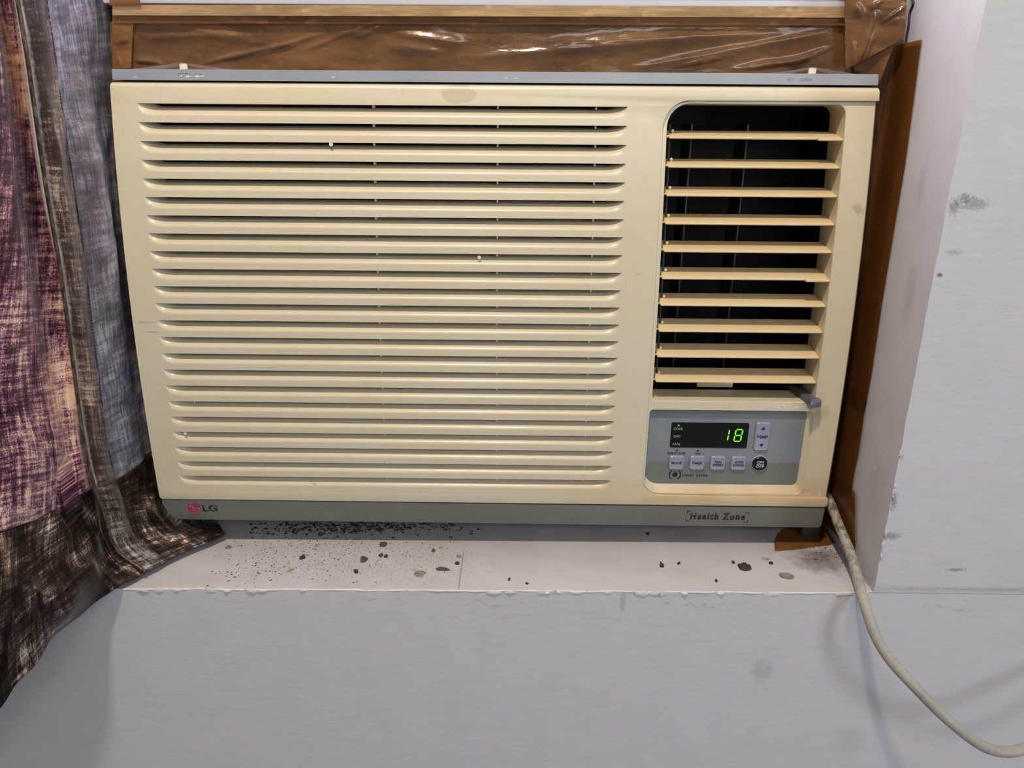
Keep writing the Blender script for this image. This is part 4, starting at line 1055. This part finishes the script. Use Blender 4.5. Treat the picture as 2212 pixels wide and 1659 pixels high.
chips = [  # px, py, long radius in px, aspect, height, material, name, label
 (830, 1178, 9, .75, .0030, M_BRN, 'plaster_crumb', 'dark brown plaster lump in the shade line near the sill middle'),
 (786, 1211, 10, .75, .0022, M_BRN, 'plaster_crumb', 'brown plaster chip left of the hairline crack, below the dark lump'),
 (907, 1241, 16, .60, .0016, M_TAN, 'plaster_flake', 'largest tan plaster flake, resting on the hairline crack'),
 (957, 1231, 20, .28, .0014, M_BRN, 'plaster_flake', 'long narrow brown flake right of the hairline crack'),
 (653, 1206, 6.5, .8, .0026, M_DRK, 'plaster_crumb', 'round dark pebble alone amid the fine crumbs'),
 (629, 1233, 9, .8, .0010, M_PALE, 'plaster_flake', 'pale frayed flake amid the fine crumbs'),
 (493, 1184, 10, .5, .0012, M_TAN, 'plaster_flake', 'tan flake nearest the curtain tip'),
 (770, 1237, 5, .8, .0028, M_DRK, 'plaster_crumb', 'dark pebble near the sill edge left of the crack'),
 (823, 1202, 5, .8, .0022, M_BRN, 'plaster_crumb', 'brown crumb, left one of a close pair'),
 (834, 1204, 4.5, .8, .0020, M_DRK, 'plaster_crumb', 'dark crumb, right one of a close pair'),
 (936, 1191, 5, .8, .0020, M_BRN, 'plaster_crumb', 'small brown crumb beside the top of the crack'),
 (952, 1185, 6, .55, .0010, M_PALE, 'plaster_flake', 'pale tan sliver beside the top of the crack'),
 (991, 1204, 6, .6, .0022, M_TAN, 'plaster_crumb', 'small tan crumb right of the narrow flake'),
 (988, 1219, 6, .5, .0018, M_DRK, 'plaster_crumb', 'blackish sliver right of the narrow flake'),
 (1430, 1224, 6, .75, .0032, M_DRK, 'plaster_crumb', 'round black pebble alone right of the sill middle'),
 (1607, 1228, 14, .65, .0030, M_DRK, 'plaster_crumb', 'dark crumbly lump near the right of the sill'),
 (1698, 1247, 16, .55, .0022, M_TAN, 'plaster_flake', 'flat tan flake nearest the cable'),
 (1399, 1155, 4, .7, .0020, M_DRK, 'plaster_crumb', 'dark pebble in the shadow under the appliance'),
 (1139, 1262, 4.5, .5, .0018, M_DRK, 'dropping', 'dark dropping lying along the sill edge'),
 (1100, 1254, 4, .5, .0018, M_DRK, 'dropping', 'dark dropping standing crosswise at the sill edge'),
 (1547, 1257, 3.5, .9, .0022, M_DRK, 'plaster_crumb', 'black pebble close to the sill edge'),
 (1655, 1209, 9, .35, .0012, M_PALE, 'plaster_flake', 'pale paint curl beside the amber tape end'),
 (1665, 1218, 5, .7, .0016, M_DRK, 'plaster_crumb', 'dark crumb between the paint curl and the tan flake'),
 (1466, 1219, 3.5, .8, .0020, M_DRK, 'plaster_crumb', 'small dark crumb right of the black pebble'),
 (1584, 1217, 4, .7, .0020, M_DRK, 'plaster_crumb', 'small dark crumb left of the crumbly lump'),
]
rnd = random.Random(4)
for px, py, r_, asp, h, m, nm, lab in chips:
    p = on_sill(px, py); s_ = r_/F_PX*np.dot(p-CAM, FWD)
    bm = bmesh.new(); flake_bm(bm, (p[0], p[1], p[2]+.0001), s_, asp*1.5 if asp > .5 else asp*1.6, h, rnd.uniform(-.4, .4) if nm != 'dropping' or lab.find('cross') < 0 else 1.4, rnd, 9)
    bmesh.ops.subdivide_edges(bm, edges=bm.edges, cuts=1)
    for v in bm.verts: v.co.z += max(0, v.co.z-p[2]-.0003)*.5*noise.noise(v.co*700); v.co.x += .0004*noise.noise(v.co*900)
    tag(from_bm(nm, bm, m, None, True, 30), lab, 'debris', 'plaster bits on the sill')
bm = bmesh.new(); rnd = random.Random(21)
def scatter(n, f, rmin, rmax):
    for _ in range(n):
        q = f()
        if q is None: continue
        x, y = q; r_ = rmin+(rmax-rmin)*rnd.random()**4
        flake_bm(bm, (x, y, sill_z(x)+.00005), r_, rnd.uniform(.35, .8), r_*.5, rnd.gauss(.5, .7), rnd, 5)
def patch(ax, ay, sx, sy):
    def f():
        px, py = rnd.gauss(ax, sx), rnd.gauss(ay, sy)
        if not (430+25*rnd.random() < px < 1040 and 1130 < py < 1268) or (px < 540 and py < 1150+(540-px)*.4): return None
        p = on_sill(px, py); return p[0], p[1]
    return f
scatter(3800, patch(690, 1195, 120, 36), .00035, .0013)
scatter(700, patch(560, 1235, 60, 22), .0004, .0016)
scatter(300, patch(840, 1225, 90, 28), .0003, .0014)
scatter(1500, patch(690, 1141, 125, 9), .0005, .0026)
scatter(500, patch(830, 1138, 90, 7), .0006, .0030)
def wide():
    p = on_sill(rnd.uniform(460, 1800), rnd.uniform(1150, 1268)); return p[0], p[1]
scatter(240, wide, .0003, .0009)
def rightc():
    p = on_sill(rnd.gauss(1795, 22), rnd.gauss(1192, 16))
    return (p[0], p[1]) if p[0] < NR-.003 else None
scatter(260, rightc, .0004, .0016)
tag(from_bm('crumbs', bm, M_CRUMB, None, False), 'fine dark crumbs and grit strewn over the sill', 'debris', kind='stuff')
